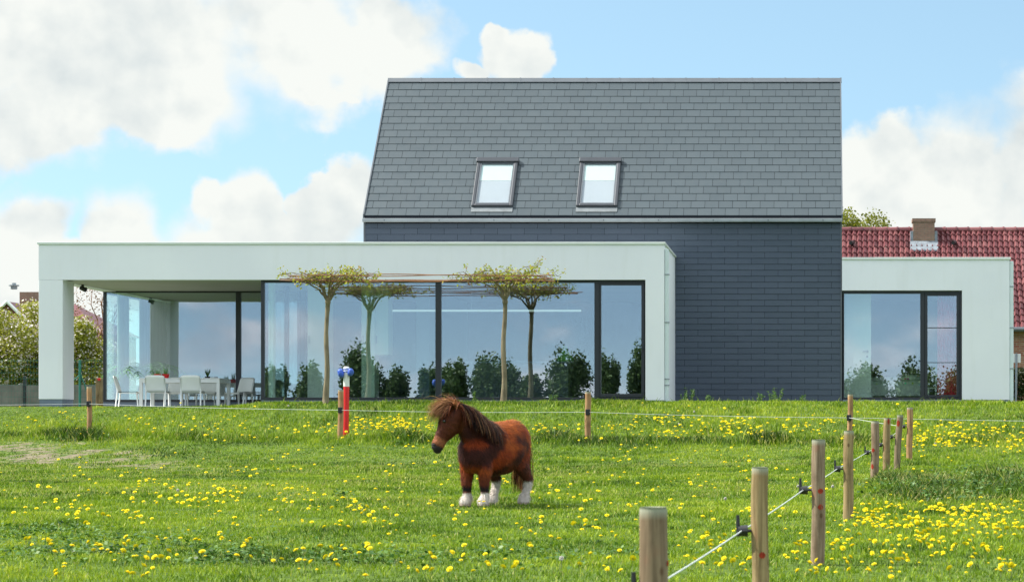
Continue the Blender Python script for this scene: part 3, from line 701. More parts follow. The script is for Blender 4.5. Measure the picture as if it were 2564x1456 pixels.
for (px, D, rz, lab) in [(483, 58.45, 2, 'second white chair on the camera side of the terrace table, near its right half'),
                         (323, 59.2, -84, 'white chair seen from the side at the left end of the terrace table'),
                         (637, 59.3, 95, 'white chair at the right end of the terrace table, back to the long window'),
                         (597, 60.9, 150, 'white chair turned away at the far right corner of the terrace table'),
                         (440, 60.5, 180, 'white chair on the glass side of the terrace table, nearer its left end'),
                         (520, 60.5, 180, 'white chair on the glass side of the terrace table, nearer its right end')]:
    setc(copy_tree(pr), px, D, rz, lab)
tb = empty('terrace_table', (wx(460, 59.2), 59.3, TF), 'long white table with square legs on the covered terrace', 'table')
tx0, tx1, ty0, ty1 = wx(348, 58.75), wx(550, 58.75), 58.75, 59.85
TZ = wz(946, 58.75)
MB().box(tx0, tx1, ty0, ty1, TZ-.022, TZ).build('tabletop', M['white'], tb, bevel=.004)
MB().box(tx0+.07, tx1-.07, ty0+.01, ty0+.03, TZ-.10, TZ-.0225).box(tx0+.07, tx1-.07, ty1-.03, ty1-.01, TZ-.10, TZ-.0225).box(tx0+.01, tx0+.03, ty0+.07, ty1-.07, TZ-.10, TZ-.0225).box(tx1-.03, tx1-.01, ty0+.07, ty1-.07, TZ-.10, TZ-.0225).build('apron', M['white'], tb)
for a in (tx0+.003, tx1-.073):
    for b in (ty0+.003, ty1-.073): MB().box(a, a+.07, b, b+.07, TF, TZ-.0225).build('leg', M['white'], tb)
for i, (px, tall) in enumerate(((395, .08), (415, .15))):
    c = P(px, 946, 59.2); c.z = TZ
    pt = empty('flower_pot', c, ['small red pot with short green shoots, left of the pair on the table', 'small red pot with tall green shoots, right of the pair on the table'][i], 'flower pot', 'red pots on the terrace table')
    MB().tube([c, c+Vector((0, 0, .10))], [.062, .082], 18).build('pot', M['red'], pt)
    g = MB()
    for k in range(9):
        a = k*.7; g.tube([c+Vector((math.cos(a)*.03, math.sin(a)*.03, .09)), c+Vector((math.cos(a)*.05, math.sin(a)*.05, .11+tall*random.uniform(.6, 1.1)))], [.008, .002], 5, random.random())
    g.build('shoots', M['palm'], pt)
c = P(520, 946, 59.5); c.z = TZ
pt = empty('aloe_plant', c, 'little dark spiky plant in a low pot on the terrace table', 'plant')
MB().tube([c, c+Vector((0, 0, .05))], [.05, .06], 14).build('pot', M['black'], pt)
g = MB()
for k in range(14):
    a = k*.9; h = random.uniform(.1, .2); g.tube([c+Vector((0, 0, .04)), c+Vector((math.cos(a)*.07, math.sin(a)*.05, .04+h))], [.012, .002], 5, random.random()*.4)
g.build('leaves', M['weed'], pt)
c = P(541, 946, 58.95); c.z = TZ
tag(MB().tube([c, c+Vector((0, 0, .035))], .04, 18).build('ashtray', M['metal'], origin=c), 'small round metal tin at the right end of the terrace table', 'tin')

# ------------------------------------------------------------------ flat-trained plane trees
def fix_tube(b, p0, p1, r0, r1, bend=.1, seg=4, n_=6, a=.5):
    p0, p1 = Vector(p0), Vector(p1); pts = [p0]
    for i in range(1, seg): pts.append(p0.lerp(p1, i/seg)+Vector((random.uniform(-1, 1), random.uniform(-1, 1), random.uniform(-1, 1)))*bend*(p1-p0).length*.3)
    pts.append(p1); b.tube(pts, [r0+(r1-r0)*i/seg for i in range(seg+1)], n_, a); return pts
def leaf(b, p, s, v, nrm=None):
    u = Vector((random.uniform(-1, 1), random.uniform(-1, 1), random.uniform(-1, 1))).normalized()
    w_ = u.cross(Vector((random.uniform(-1, 1), random.uniform(-1, 1), random.uniform(-1, 1)))).normalized()
    b.add([p, p+u*s+w_*s*.5, p+u*s*1.7, p+u*s-w_*s*.5], [(0, 1, 2, 3)], v)
def plane_tree(px, D, label, shoots, seed, lw, rw):
    random.seed(seed)
    bx = wx(px, D); z0 = Hs(bx, D)-.05; fk = wz(755, D); zc = wz(697, D)
    r = empty('plane_tree', (bx, D, z0), label, 'tree', 'flat-trained trees in front of the long window')
    tr = MB(); pts = []; 
    for i in range(15):
        q = i/14; pts.append((bx+.015*math.sin(q*9+seed)+(q-.5)*.02, D+.01*math.cos(q*7), z0+(fk-z0)*q))
    tr.tube(pts, [.062-.016*min(1, i/14*1.6)+.014*math.exp(-i)+random.uniform(-.004, .005) for i in range(15)], 12, .5)
    br = MB(); tips = []
    top = Vector(pts[-1]); br.ball(top, (.06, .06, .08), 10, 6)
    for k in range(9):
        a = k/9*6.283+random.uniform(-.3, .3); q = random.uniform(.2, .5)
        mid = top+Vector((math.cos(a)*q*.5, math.sin(a)*q*.45, (zc-fk)*random.uniform(.45, .7)))
        p1 = Vector((bx+math.cos(a)*q*1.3, D+math.sin(a)*q*1.3, zc+random.uniform(-.05, .04)))
        fix_tube(br, top, mid, .028, .018, .2); fix_tube(br, mid, p1, .018, .012, .2); tips.append(p1)
    fl = MB(); lvs = MB(); balls = []
    for k in range(46):
        s_ = random.choice(tips); X = bx+random.uniform(-lw, rw); Y = D+random.uniform(-.95, .95)
        e_ = Vector((X, Y, zc+random.uniform(-.07, .10)))
        pts2 = fix_tube(fl, s_.lerp(e_, .05), e_, .009, .003, .35, 7, 5)
        for q in range(3):
            p = random.choice(pts2[2:]); e2 = p+Vector((random.uniform(-.25, .25), random.uniform(-.2, .2), random.uniform(-.1, .17)))
            p3 = fix_tube(fl, p, e2, .004, .002, .4, 3, 4)
            for _ in range(random.choice((2, 4, 6))): leaf(lvs, e2+Vector((random.gauss(0, .03), random.gauss(0, .03), random.gauss(0, .02))), random.uniform(.028, .048), random.random())
        for _ in range(9): leaf(lvs, random.choice(pts2)+Vector((random.gauss(0, .03), random.gauss(0, .03), random.gauss(0.01, .02))), random.uniform(.024, .044), random.random())
        if random.random() < .35: balls.append(random.choice(pts2)-Vector((0, 0, .07)))
    for (ex, ey) in shoots:
        p1 = P(ex, ey, D); p0 = Vector((bx+random.uniform(-.2, .5) if ex > px else bx-.1, D, zc))
        pts2 = fix_tube(fl, p0, p1, .010, .004, .25, 7, 5)
        for q in pts2[2:]:
            for _ in range(7): leaf(lvs, q+Vector((random.gauss(0, .045), random.gauss(0, .04), random.gauss(0, .03))), random.uniform(.022, .04), random.random())
    tr.build('trunk', M['bark'], r, smooth=True); br.build('limb', M['bark'], r, smooth=True)
    fl.build('twigs', M['twig'], r); lvs.build('crown', M['planeleaf'], r); [MB().ball(q, .018, 8, 6).build('seed_ball', M['twig'], r, smooth=True) for q in balls[:12]]
plane_tree(818, 55.0, 'flat-topped trained tree left of the red and white post', [], 11, 1.0, 1.05)
plane_tree(1262, 55.0, 'flat-topped trained tree with one tall shoot, above the pony', [(1356, 650), (1349, 660), (1275, 668), (1330, 680)], 12, 1.0, 1.05)
random.seed(4)
lab = ['front', 'second', 'third', 'fourth', 'fifth', 'rearmost']
for i, (y_, pa, pb_, ya_, yb_) in enumerate([(54.1, 720, 1385, 690, 689), (54.5, 700, 1380, 699, 697), (54.9, 715, 1390, 703, 704), (55.3, 725, 1370, 693, 692), (55.6, 700, 1385, 700, 701), (55.9, 720, 1390, 696, 697)]):
    b = MB(); n_ = 24; p = []
    for k in range(n_+1):
        q = k/n_; p.append((wx(pa+(pb_-pa)*q, y_), y_+.02*math.sin(q*5+i), wz(ya_+(yb_-ya_)*q, y_)-.05*math.sin(q*math.pi)*math.sin(i*1.7)+.012*math.sin(q*13+i)))
    b.tube(p, .011, 6)
    tag(b.build('training_rod', M['rod'], origin=p[0]), f'{lab[i]} brown rod of the six running level between the two flat-topped trees', 'rod', 'training rods between the trees')

# ------------------------------------------------------------------ fence
def gy_at(x, y): return Hs(x, y)
def post(px, D, ytop, w_px, lean, label, group, ins=None, sq=False, n_=16, wood='wood', marks=()):
    x = wx(px, D); z0 = Hs(x, D)-.1; z1 = wz(ytop, D); r = w_px*D/F_/2
    e = empty('fence_post', (x, D, z0), label, 'fence post', group)
    pts = []; k = 9; rad = []
    for i in range(k):
        q = i/(k-1); pts.append((x+lean*q+.004*math.sin(q*7+px), D+.003*math.cos(q*5), z0+(z1-.012-z0)*q)); rad.append(r*(1.04-.04*q)*(1+.012*math.sin(q*11+px)))
    pts.insert(-1, (pts[-1][0], pts[-1][1], z1-.05)); rad.insert(-1, rad[-1]); pts.append((pts[-1][0], pts[-1][1], z1)); rad.append(r*.93)
    b = MB(); b.tube(pts, rad, n_); b.a[-2*n_:] = [1.]*(2*n_)
    b.build('shaft', M[wood], e, smooth=True)
    for (mx_, my, mw, mh) in marks:
        q = (wz(my, D)-z0)/(z1-z0); cx_ = x+lean*q; rr_ = r*1.04+.0015; a0 = math.asin(max(-.95, min(.95, (wx(mx_, D-r)-cx_)/rr_))); da = mw*D/F_/rr_/2; hh = mh*D/F_/2
        mb_ = MB(); K = 9; vs = []
        for j in range(K+1):
            f_ = -1+2*j/K; hj = hh*math.sqrt(max(.05, 1-f_*f_)); aa = a0+da*f_
            for sgn in (-1, 1): vs.append((cx_+math.sin(aa)*rr_, D-math.cos(aa)*rr_, wz(my, D)+sgn*hj*(.8+.2*math.sin(j*2.3))))
        mb_.add(vs, [(2*j, 2*j+2, 2*j+3, 2*j+1) for j in range(K)]); mb_.build('paint_mark', M['paint'], e)
    if ins is not None:
        ip = P(ins[0], ins[1], D-.02) if not sq else P(ins[0], ins[1], D-r-.03)
        if sq:
            MB().box(ip.x-.045, ip.x+.04, D-r-.04, D-r+.01, ip.z-.055, ip.z+.055).build('insulator', M['black'], e, bevel=.01)
        else:
            ex = x+lean*.8-r
            ib_ = MB().tube([(ex+.02, D, ip.z), (ip.x+.02, D-.01, ip.z)], .009, 8, cap=True)
            ib_.tube([(ip.x+.035, D-.01, ip.z), (ip.x-.02, D-.01, ip.z)], [.034, .028], 12)
            ib_.tube([(ip.x-.018, D-.01, ip.z-.03), (ip.x-.022, D-.01, ip.z+.09)], [.014, .009], 8)
            ib_.build('insulator', M['black'], e)
        return e, ip
    return e, None
SG = 'posts of the paddock fence running towards the camera'; BG = 'posts of the paddock fence in front of the house'
side = []
for a in [(1653, 10.1, 1268, 71, -.03, 'nearest, thickest fence post, blurred at the bottom edge of the photo', SG, (1600, 1490), 'wood_grey', [(1680, 1408, 12, 20)]),
          (1903, 15, 1168, 42, -.0, 'second nearest fence post, pale grey top and orange spot low down', SG, (1857, 1328), 'wood_pale', [(1909, 1388, 17, 20)]),
          (2047, 20, 1099, 34, .01, 'brown fence post with two red marks, third from the camera', SG, (2011, 1226), 'wood_brown', [(2055, 1228, 15, 16), (2055, 1268, 15, 17)]),
          (2123, 27, 1077, 25, .01, 'pale split fence post standing just in front of a corner post', SG, (2096, 1173), 'wood_pale', []),
          (2190, 37, 1053, 20, .01, 'reddish brown fence post with two red spots, fifth from the camera', SG, (2170, 1132), 'wood_brown', [(2186, 1126, 9, 12), (2184, 1167, 8, 16)]),
          (2218, 40.5, 1045, 18, .02, 'pale greenish fence post between a reddish one and a leaning grey one', SG, (2203, 1113), 'wood_pale', [(2225, 1054, 6, 18)]),
          (2244, 42.5, 1038, 16, .06, 'leaning grey fence post with a dark red stain near its top', SG, (2230, 1093), 'wood_grey', [(2249, 1059, 9, 20)]),
          (2277, 45, 1019, 15, .01, 'light orange fence post, rightmost of all the posts', SG, (2261, 1067), 'wood_orange', [])]:
    e, ip = post(*a[:7], ins=a[7], wood=a[8], marks=a[9]); side.append(ip)
backp = []
for a in [(224, 53.0, 967, 12.5, .0, 'brown fence post in front of the terrace, leftmost in the photo', BG, (222, 1010)),
          (852, 50.6, 975, 14, .015, 'fence post leaning against the red and white post', BG, (852, 1026)),
          (1472, 49.4, 980, 15, -.0, 'lone fence post in the middle, to the right of the pony', BG, (1472, 1031)),
          (2127, 48.5, 986, 13, .02, 'corner fence post in front of the annex window, half hidden by a nearer one', BG, (2126, 1045))]:
    e, ip = post(*a[:7], ins=a[7], sq=True, wood='wood_orange'); backp.append(ip)
def sag(a, b, s_, n_=14): return [a.lerp(b, i/n_)-Vector((0, 0, s_*math.sin(math.pi*i/n_))) for i in range(n_)]
ends = [P(-700, 1016, 53.5)]+backp+[P(3300, 1060, 47)]
p = []
for i in range(len(ends)-1): p += sag(ends[i], ends[i+1], .02)
p.append(ends[-1])
tag(MB().tube(p, .0034, 6).build('fence_wire', M['wire'], origin=backp[0]), 'thin white electric wire running level in front of the house', 'fence wire')
p = []; ends = [Vector((side[0].x-.12, 4, side[0].z-.1)), side[0]]+side[1:]+[backp[-1]]
for i in range(len(ends)-1): p += sag(ends[i], ends[i+1], .006, 8)
p.append(ends[-1])
tag(MB().tube(p, .0038, 6).build('fence_wire', M['wire'], origin=side[0]), 'white electric wire slanting from the near right posts back to the corner post', 'fence wire')
# red and white post with blue pads
D = 51.3; bx = wx(866, D); zb = Hs(bx, D)-.08
rp = empty('marker_post', (bx, D, zb), 'red and white round post with two blue pads at its top', 'post')
rr = 7.6*D/F_
MB().tube([(bx-.0, D, zb), (bx+.01, D, wz(967, D))], rr*.96, 22).build('lower_shaft', M['red'], rp, smooth=False)
MB().tube([(bx+.01, D, wz(967, D)+.001), (bx+.012, D, wz(922, D)), (bx+.012, D, wz(918.5, D)), (bx+.012, D, wz(917, D))], [rr, rr, rr*.9, rr*.7], 22).build('upper_shaft', M['polewhite'], rp)
for sx, ang in ((-1, .1), (1, -.1)):
    b = MB(); c = Vector((bx+sx*.095+.01, D-.07, wz(932 if sx > 0 else 934, D)))
    rot = Matrix.Rotation(sx*.18, 3, 'Y')
    b.ball(c, (.058, .10, .095 if sx < 0 else .08), 20, 14, rot)
    b.ball(c+Vector((sx*.008, -.045, .03)), (.05, .05, .05), 14, 10, rot)
    b.build('blue_pad', M['blue'], rp, smooth=True)
b = MB()
for k in range(2): b.tube([(bx+.01+(rr+.006)*math.cos(q/12*6.283), D+(rr+.006)*math.sin(q/12*6.283), wz(930, D)+k*.05) for q in range(13)], .008, 6)
b.build('strap', M['blue'], rp)

# ------------------------------------------------------------------ farmhouse on the right
farm = empty('brick_farmhouse', (4, 82, E+.4), 'old brick farmhouse with red pantile roof behind the white annex', 'house')
FY, RYf = 80.0, 83.2; fez, frz = wz(822, 80), wz(575, 83.2)
fx0, fx1 = wx(1950, 80), wx(2900, 80)
MB().box(fx0+.1, fx1-.1, FY+.25, FY+6.2, E+.2, fez-.02).build('wall', M['brick'], farm)
tl = MB(); pitch = .163; ncol = int((fx1-fx0)/pitch); sub = 8; rows_ = 16
rr_ = np.random.default_rng(3)
for r in range(rows_):
    q0, q1 = r/rows_, (r+1)/rows_
    lowp = []; 
    nv = ncol*sub+1
    vs = []; vals = []
    for side_ in (0, 1):
        q = q0 if side_ == 0 else q1+.008
        y = FY+(RYf-FY)*q; z = fez+(frz-fez)*q+(.035 if side_ == 0 else .0)
        for i in range(nv):
            ph = (i % sub)/sub; prof_ = .030*math.sin(2*math.pi*ph)+.012*math.sin(4*math.pi*ph+.6)
            vs.append((fx0+i*pitch/sub, y-prof_*.6-(.02 if side_ == 0 else 0), z+prof_))
    o = len(tl.v); tl.v += vs
    cv = rr_.random(ncol+1)
    tl.a += [float(cv[i//sub]) for i in range(nv)]*2
    for i in range(nv-1): tl.f.append((o+i, o+i+1, o+nv+i+1, o+nv+i)); tl.mi.append(0)
    # the open lower lip of the course
    o2 = len(tl.v); tl.v += [(v_[0], v_[1]+.01, v_[2]-.035) for v_ in vs[:nv]]; tl.a += [.0]*nv
    for i in range(nv-1): tl.f.append((o2+i, o2+i+1, o+i+1, o+i)); tl.mi.append(0)
rfm = tl.build('pantile_roof', M['tile'], farm, smooth=False)
MB().add([(fx0, RYf+.0, frz), (fx1, RYf, frz), (fx1, RYf+3.3, fez), (fx0, RYf+3.3, fez), (fx0, FY, fez-.01), (fx1, FY, fez-.01)], [(0, 1, 2, 3), (5, 2, 3, 4)]).build('roof_deck', M['tile'], rfm)
rt = MB(); x = fx0
while x < fx1:
    rt.tube([(x, RYf, frz-.02), (x+.36, RYf, frz-.02)], [.10, .108], 12, random.random()); rt.tube([(x+.33, RYf, frz-.02), (x+.385, RYf, frz-.02)], [.122, .122], 12, random.random()); x += .37
rt.build('ridge_tiles', M['tile'], rfm)
MB().tube([(fx0, FY-.09, fez-.03), (fx1, FY-.09, fez-.03)], .075, 12).build('gutter', M['darkmetal'], farm)
cx0, cx1 = wx(2289, 82), wx(2343, 82); cy0 = 83.27
chm = MB().box(cx0, cx1, cy0-.55, cy0+.15, wz(625, 82), wz(551, 82)).box(cx0-.03, cx1+.03, cy0-.58, cy0+.18, wz(551, 82)+.001, wz(542, 82)).build('chimney', M['chimbrick'], farm)
fl_ = MB().box(cx0-.09, cx1+.09, cy0-.60, cy0-.551, wz(617, 82), wz(606, 82)).box(cx0-.09, cx0-.001, cy0-.55, cy0+.15, wz(612, 82), wz(574, 82)).box(cx1+.001, cx1+.09, cy0-.55, cy0+.15, wz(612, 82), wz(574, 82))
rzf = lambda y: fez+(frz-fez)*(y-FY)/(RYf-FY)
ya_, yb_ = cy0-.80, cy0-.552
fl_.add([(cx0-.10, ya_, rzf(ya_)+.06), (cx1+.10, ya_, rzf(ya_)+.06), (cx1+.10, yb_, rzf(yb_)+.10), (cx0-.10, yb_, rzf(yb_)+.10), (cx0-.10, ya_, rzf(ya_)+.02), (cx1+.10, ya_, rzf(ya_)+.02)], [(0, 1, 2, 3), (4, 5, 1, 0)])
fl_.build('flashing', M['lead'], chm, bevel=.01)
for px in (2134, 2390):
    c = P(px, 607, 82.68)
    b = MB().tube([c+Vector((-.05, -.14, -.02)), c+Vector((.02, .05, 0))], [.06, .07], 10).build('vent_tile', M['black'], rfm)
# hedge and sign at the right edge
def leaf_cloud(name, parent, mat, pts, size, seed, vals=None, flat=0.):
    r = np.random.default_rng(seed); n_ = len(pts)
    u = r.normal(size=(n_, 3)); u /= np.linalg.norm(u, axis=1)[:, None]; w_ = np.cross(u, r.normal(size=(n_, 3))); w_ /= np.linalg.norm(w_, axis=1)[:, None]
    s = (size*(.6+.8*r.random(n_)))[:, None]
    v = np.stack([pts, pts+u*s*.5+w_*s*.35, pts+u*s, pts+u*s*.5-w_*s*.35], 1)
    off = np.zeros(3)
    if parent is not None: off = np.array(parent.location)
    vv = r.random(n_) if vals is None else vals
    return npmesh(name, (v-off).reshape(-1, 3), np.arange(n_*4).reshape(-1, 4), mat, np.repeat(vv, 4), parent=parent)
r = np.random.default_rng(9); n_ = 26000
hx0, hx1 = wx(2400, 70), wx(2900, 70)
hz0, hz1 = E+.35, wz(928, 70)
pts = np.stack([r.uniform(hx0, hx1, n_), r.uniform(69.6, 70.7, n_), r.uniform(hz0, hz1, n_)], 1)
k = r.integers(0, 3, n_); pts[k == 0, 1] = 69.6+r.normal(0, .03, (k == 0).sum()); pts[k == 1, 2] = hz1+r.normal(0, .03, (k == 1).sum())
hd = empty('hedge', (hx0, 70, hz0), 'clipped dark green hedge in front of the brick farmhouse', 'hedge')
leaf_cloud('foliage', hd, M['hedge'], pts, .07, 5)
sg = empty('sign_post', (wx(2545, 66), 66, Hs(wx(2545, 66), 66)), 'grey metal post with small blank white plate by the right edge', 'sign')
MB().tube([(wx(2543, 66), 66, E+.3), (wx(2545.5, 66), 66, wz(884, 66))], .027, 14).build('pole', M['metal'], sg, smooth=False)
MB().box(wx(2534, 66), wx(2556, 66), 66.03, 66.05, wz(907, 66), wz(885, 66)).build('plate', M['white'], sg, bevel=.004)

# ------------------------------------------------------------------ trees and houses behind, left
def crown_pts(c, rad, n_, seed, lob=14, shell=.55):
    r = np.random.default_rng(seed); c = np.array(c); rad = np.array(rad)
    L_ = r.normal(size=(lob, 3)); L_ /= np.linalg.norm(L_, axis=1)[:, None]; L_ = L_*rad*r.uniform(.35, .8, (lob, 1)); lr = r.uniform(.28, .5, lob)
    k = r.integers(0, lob, n_); d = r.normal(size=(n_, 3)); d /= np.linalg.norm(d, axis=1)[:, None]
    q = (shell+(1-shell)*r.random(n_))*lr[k]*(1+.25*r.normal(size=n_).clip(-1, 2)*.5)
    p = c+L_[k]+d*rad*q[:, None]
    return p, (k/lob*.35+r.random(n_)*.65)
def tree(name, base, hgt, rad, mat, label, cat, seed, n_=9000, size=.09, group=None, blossom=0, trunkr=.09, up_=.6, mtwig=None):
    random.seed(seed); base = Vector(base)
    e = empty(name, base, label, cat, group)
    b = MB(); c = base+Vector((0, 0, hgt-rad[2])); fork = base+Vector((0, 0, max(.3, (hgt-2*rad[2])*.8)))
    fix_tube(b, base-Vector((0, 0, .2)), fork, trunkr, trunkr*.75, .05, 4, 8)
    for k in range(12):
        a = k*2.4; lm = .7 if n_ < 3000 else .45; q = Vector((math.cos(a)*rad[0]*lm, math.sin(a)*rad[1]*lm, random.uniform(-.5, .85 if n_ < 3000 else .45)*rad[2]))
        ps = fix_tube(b, fork, c+q, trunkr*.5, trunkr*.12, .25, 5, 6)
        for _ in range(5):
            s_ = random.choice(ps[2:]); fix_tube(b, s_, s_+Vector((random.uniform(-1, 1)*rad[0], random.uniform(-1, 1)*rad[1], random.uniform(-.3, .6)*rad[2]))*.22, trunkr*.15, trunkr*.04, .3, 3, 4)
    b.build('trunk', mtwig or M['bark'], e)
    if n_:
        p, v = crown_pts(c, rad, n_, seed, lob=14 if name != 'tall_shrub' else 26, shell=.55 if name != 'tall_shrub' else .2); leaf_cloud('crown', e, mat, p, size, seed, v)
    if blossom:
        p, v = crown_pts(c, tuple(x*1.04 for x in rad), blossom, seed, shell=.8); leaf_cloud('blossom', e, M['blossom'], p, size*.85, seed+1)
    return e
GB = E+.42
for i, (px, D, ht, rx, lab) in enumerate([(-40, 74, 3.3, 1.5, 'blossoming tree cut off by the left edge of the photo'), (45, 76, 2.85, 1.15, 'blossoming tree just left of the white column'),
                                          (120, 77, 3.3, 1.0, 'blossoming tree mostly hidden behind the white column'), (220, 75, 2.75, 1.1, 'blossoming tree seen between the white column and the terrace glass')]):
    tree('blossom_tree', (wx(px, D), D, GB), ht, (rx, 1.2, ht*.46), M['leaf'], lab, 'tree', 40+i, 17000, .08, 'blossoming trees left of the house', 3600)
tree('bare_tree', (wx(236, 84), 84, GB), 5.0, (1.5, 1.2, 1.9), M['rust'], 'thin bare tree with rusty twigs rising beside the terrace glass', 'tree', 61, 1500, .06, trunkr=.07, mtwig=M['rod'])
tree('spring_tree', (wx(2175, 98), 98, GB), 7.35, (1.9, 1.4, 1.9), M['yleaf'], 'yellow-green tree top showing above the red roof', 'tree', 62, 11000, .10)
tree('spring_tree', (wx(2120, 96), 96, GB), 7.6, (1.0, 1.0, 1.6), M['yleaf'], 'yellow-green tree top against the slate gable, left of a wider one', 'tree', 63, 7000, .10)
# brick house far left
D = 112; nb = empty('neighbour_house', (wx(100, D), D+3, GB), 'brick house with red roof and chimney behind the blossoming trees', 'house')
def Q(px, py, y): return (wx(px, y), y, wz(py, y))
b = MB().box(wx(-120, D), wx(235, D), D+.3, D+7, GB, wz(830, D)).build('wall', M['oldbrick'], nb)
r0, r1 = Q(-60, 759, D+3.6), Q(190, 762, D+3.6); e0, e1 = Q(-130, 832, D), Q(245, 832, D); e2, e3 = (e1[0], D+7.3, e1[2]), (e0[0], D+7.3, e0[2])
MB().add([r0, r1, e0, e1, e2, e3], [(2, 3, 1, 0), (3, 4, 1), (4, 5, 0, 1), (5, 2, 0)], .4).build('roof', M['tile'], nb)
g0 = Q(17, 754, D-1.5); ga, gb = Q(-35, 806, D-1.5), Q(70, 806, D-1.5)
MB().add([g0, ga, gb, (g0[0], D+3, g0[2]), (ga[0], D+3, ga[2]), (gb[0], D+3, gb[2])], [(0, 3, 4, 1), (0, 2, 5, 3)], .5).build('dormer_roof', M['tile'], nb)
MB().add([(g0[0], D-1.3, g0[2]-.05), (ga[0]+.1, D-1.3, ga[2]), (gb[0]-.1, D-1.3, gb[2]), (ga[0]+.1, D-1.3, GB), (gb[0]-.1, D-1.3, GB)], [(0, 1, 3, 4, 2)]).build('gable_wall', M['oldbrick'], nb)
MB().tube([g0, ga], .07, 6).tube([g0, gb], .07, 6).build('barge_board', M['white'], nb)
cn = MB().box(wx(10, D), wx(60, D), D+2.2, D+3.2, wz(775, D), wz(724, D)).build('chimney', M['chimbrick'], nb)
MB().tube([Q(35, 724, D+2.6), Q(35, 716, D+2.6)], .14, 10).tube([Q(35, 716, D+2.6), Q(35, 713, D+2.6)], .22, 10).tube([Q(35, 713, D+2.6), Q(35, 708, D+2.6)], .09, 10).build('chimney_pot', M['metal'], cn)
# low concrete wall, posts
cw = empty('concrete_fence', (wx(100, 69), 69, GB), 'low grey concrete panel wall behind the blossoming garden edge', 'wall')
for k in range(6):
    a = wx(-60, 69)+k*1.2*1.0
    MB().box(a, a+1.14, 69, 69.06, GB-.1, wz(962, 69)-.02*(k % 2)).build('panel', M['concrete'], cw); MB().box(a+1.141, a+1.199, 68.98, 69.08, GB-.1, wz(958, 69)).build('panel_post', M['concrete'], cw)
gp = empty('green_fence_post', (wx(200, 66), 66, GB), 'dark green metal fence post with slanting brace beside the white column', 'fence post')
MB().tube([(wx(200, 66), 66, GB-.1), (wx(200, 66), 66, wz(900, 66))], .03, 12).build('pole', M['greenmetal'], gp)
MB().tube([(wx(200, 66), 66, wz(937, 66)), (wx(184, 66), 66, wz(952, 66))], .015, 8).tube([(wx(200, 66), 66, wz(930, 66)), (wx(216, 66), 66, wz(975, 66))], .015, 8).build('brace', M['greenmetal'], gp)
wp = empty('old_wooden_post', (wx(248, 64.5), 64.5, GB), 'weathered wooden post with a small red cap beside the terrace glass', 'post')
MB().box(wx(241, 64.5), wx(256, 64.5), 64.45, 64.6, GB-.1, wz(945, 64.5)).build('shaft', M['wood'], wp, bevel=.01)
MB().tube([(wx(250, 64.5), 64.42, wz(949, 64.5)), (wx(250, 64.5), 64.449, wz(949, 64.5))], .035, 12).build('cap', M['red'], wp)
dp = MB().box(wx(57, 67), wx(64, 67), 67, 67.08, GB-.1, wz(941, 67)); tag(dp.build('dark_fence_post', M['black'], origin=(wx(60, 67), 67, GB), bevel=.01), 'dark square post in front of the blossoming trees at far left', 'fence post')
def wiremesh():
    b = MB()
    for k in range(8): z = GB+.1+k*.15; b.tube([(wx(-100, 66.1), 66.1, z), (wx(257, 66.1), 66.1, z)], .0035, 4)
    for k in range(46): x = wx(-100, 66.1)+k*.08; b.tube([(x, 66.1, GB), (x, 66.1, GB+1.2)], .0025, 4)
    return b
tag(wiremesh().build('mesh_fence', M['greenmetal'], origin=(wx(100, 66.1), 66.1, GB)), 'thin green wire mesh fence between the white column and the garden', 'fence')
# shrubs behind the camera, seen mirrored in the glass
shr = [(690, 905, 60), (770, 895, 75), (905, 870, 90), (985, 900, 60), (1070, 900, 55), (1130, 880, 80), (1240, 872, 95), (1320, 905, 75), (1420, 862, 110), (1520, 880, 50), (1600, 865, 70), (1730, 880, 80), (1880, 880, 90), (2010, 880, 80)]
for i, (px, py, w_) in enumerate(shr):
    D = 135.; x = wx(px, D); top = wz(py, D); hh = top-(E-1.35)
    tree('tall_shrub', (x, -(D-115), E-1.35), hh, (w_*D/F_*random.uniform(.55, .72), 1.3, hh*.48), M['darkleaf'], 'dark tall shrub mirrored in the long window glass', 'shrub', 80+i, 9000, .17, 'shrubs mirrored in the windows')
for i, (px, py, w_) in enumerate([(2165, 890, 110), (2290, 885, 95), (2400, 900, 80)]):
    D = 144.; x = wx(px, D); top = wz(py, D); hh = top-(E-1.35)
    tree('tall_shrub', (x, -20.5, E-1.35), hh, (w_*D/F_*.75, 1.3, hh*.48), M['darkleaf'], 'dark tall shrub mirrored in the annex window glass', 'shrub', 110+i, 9000, .17, 'shrubs mirrored in the windows')

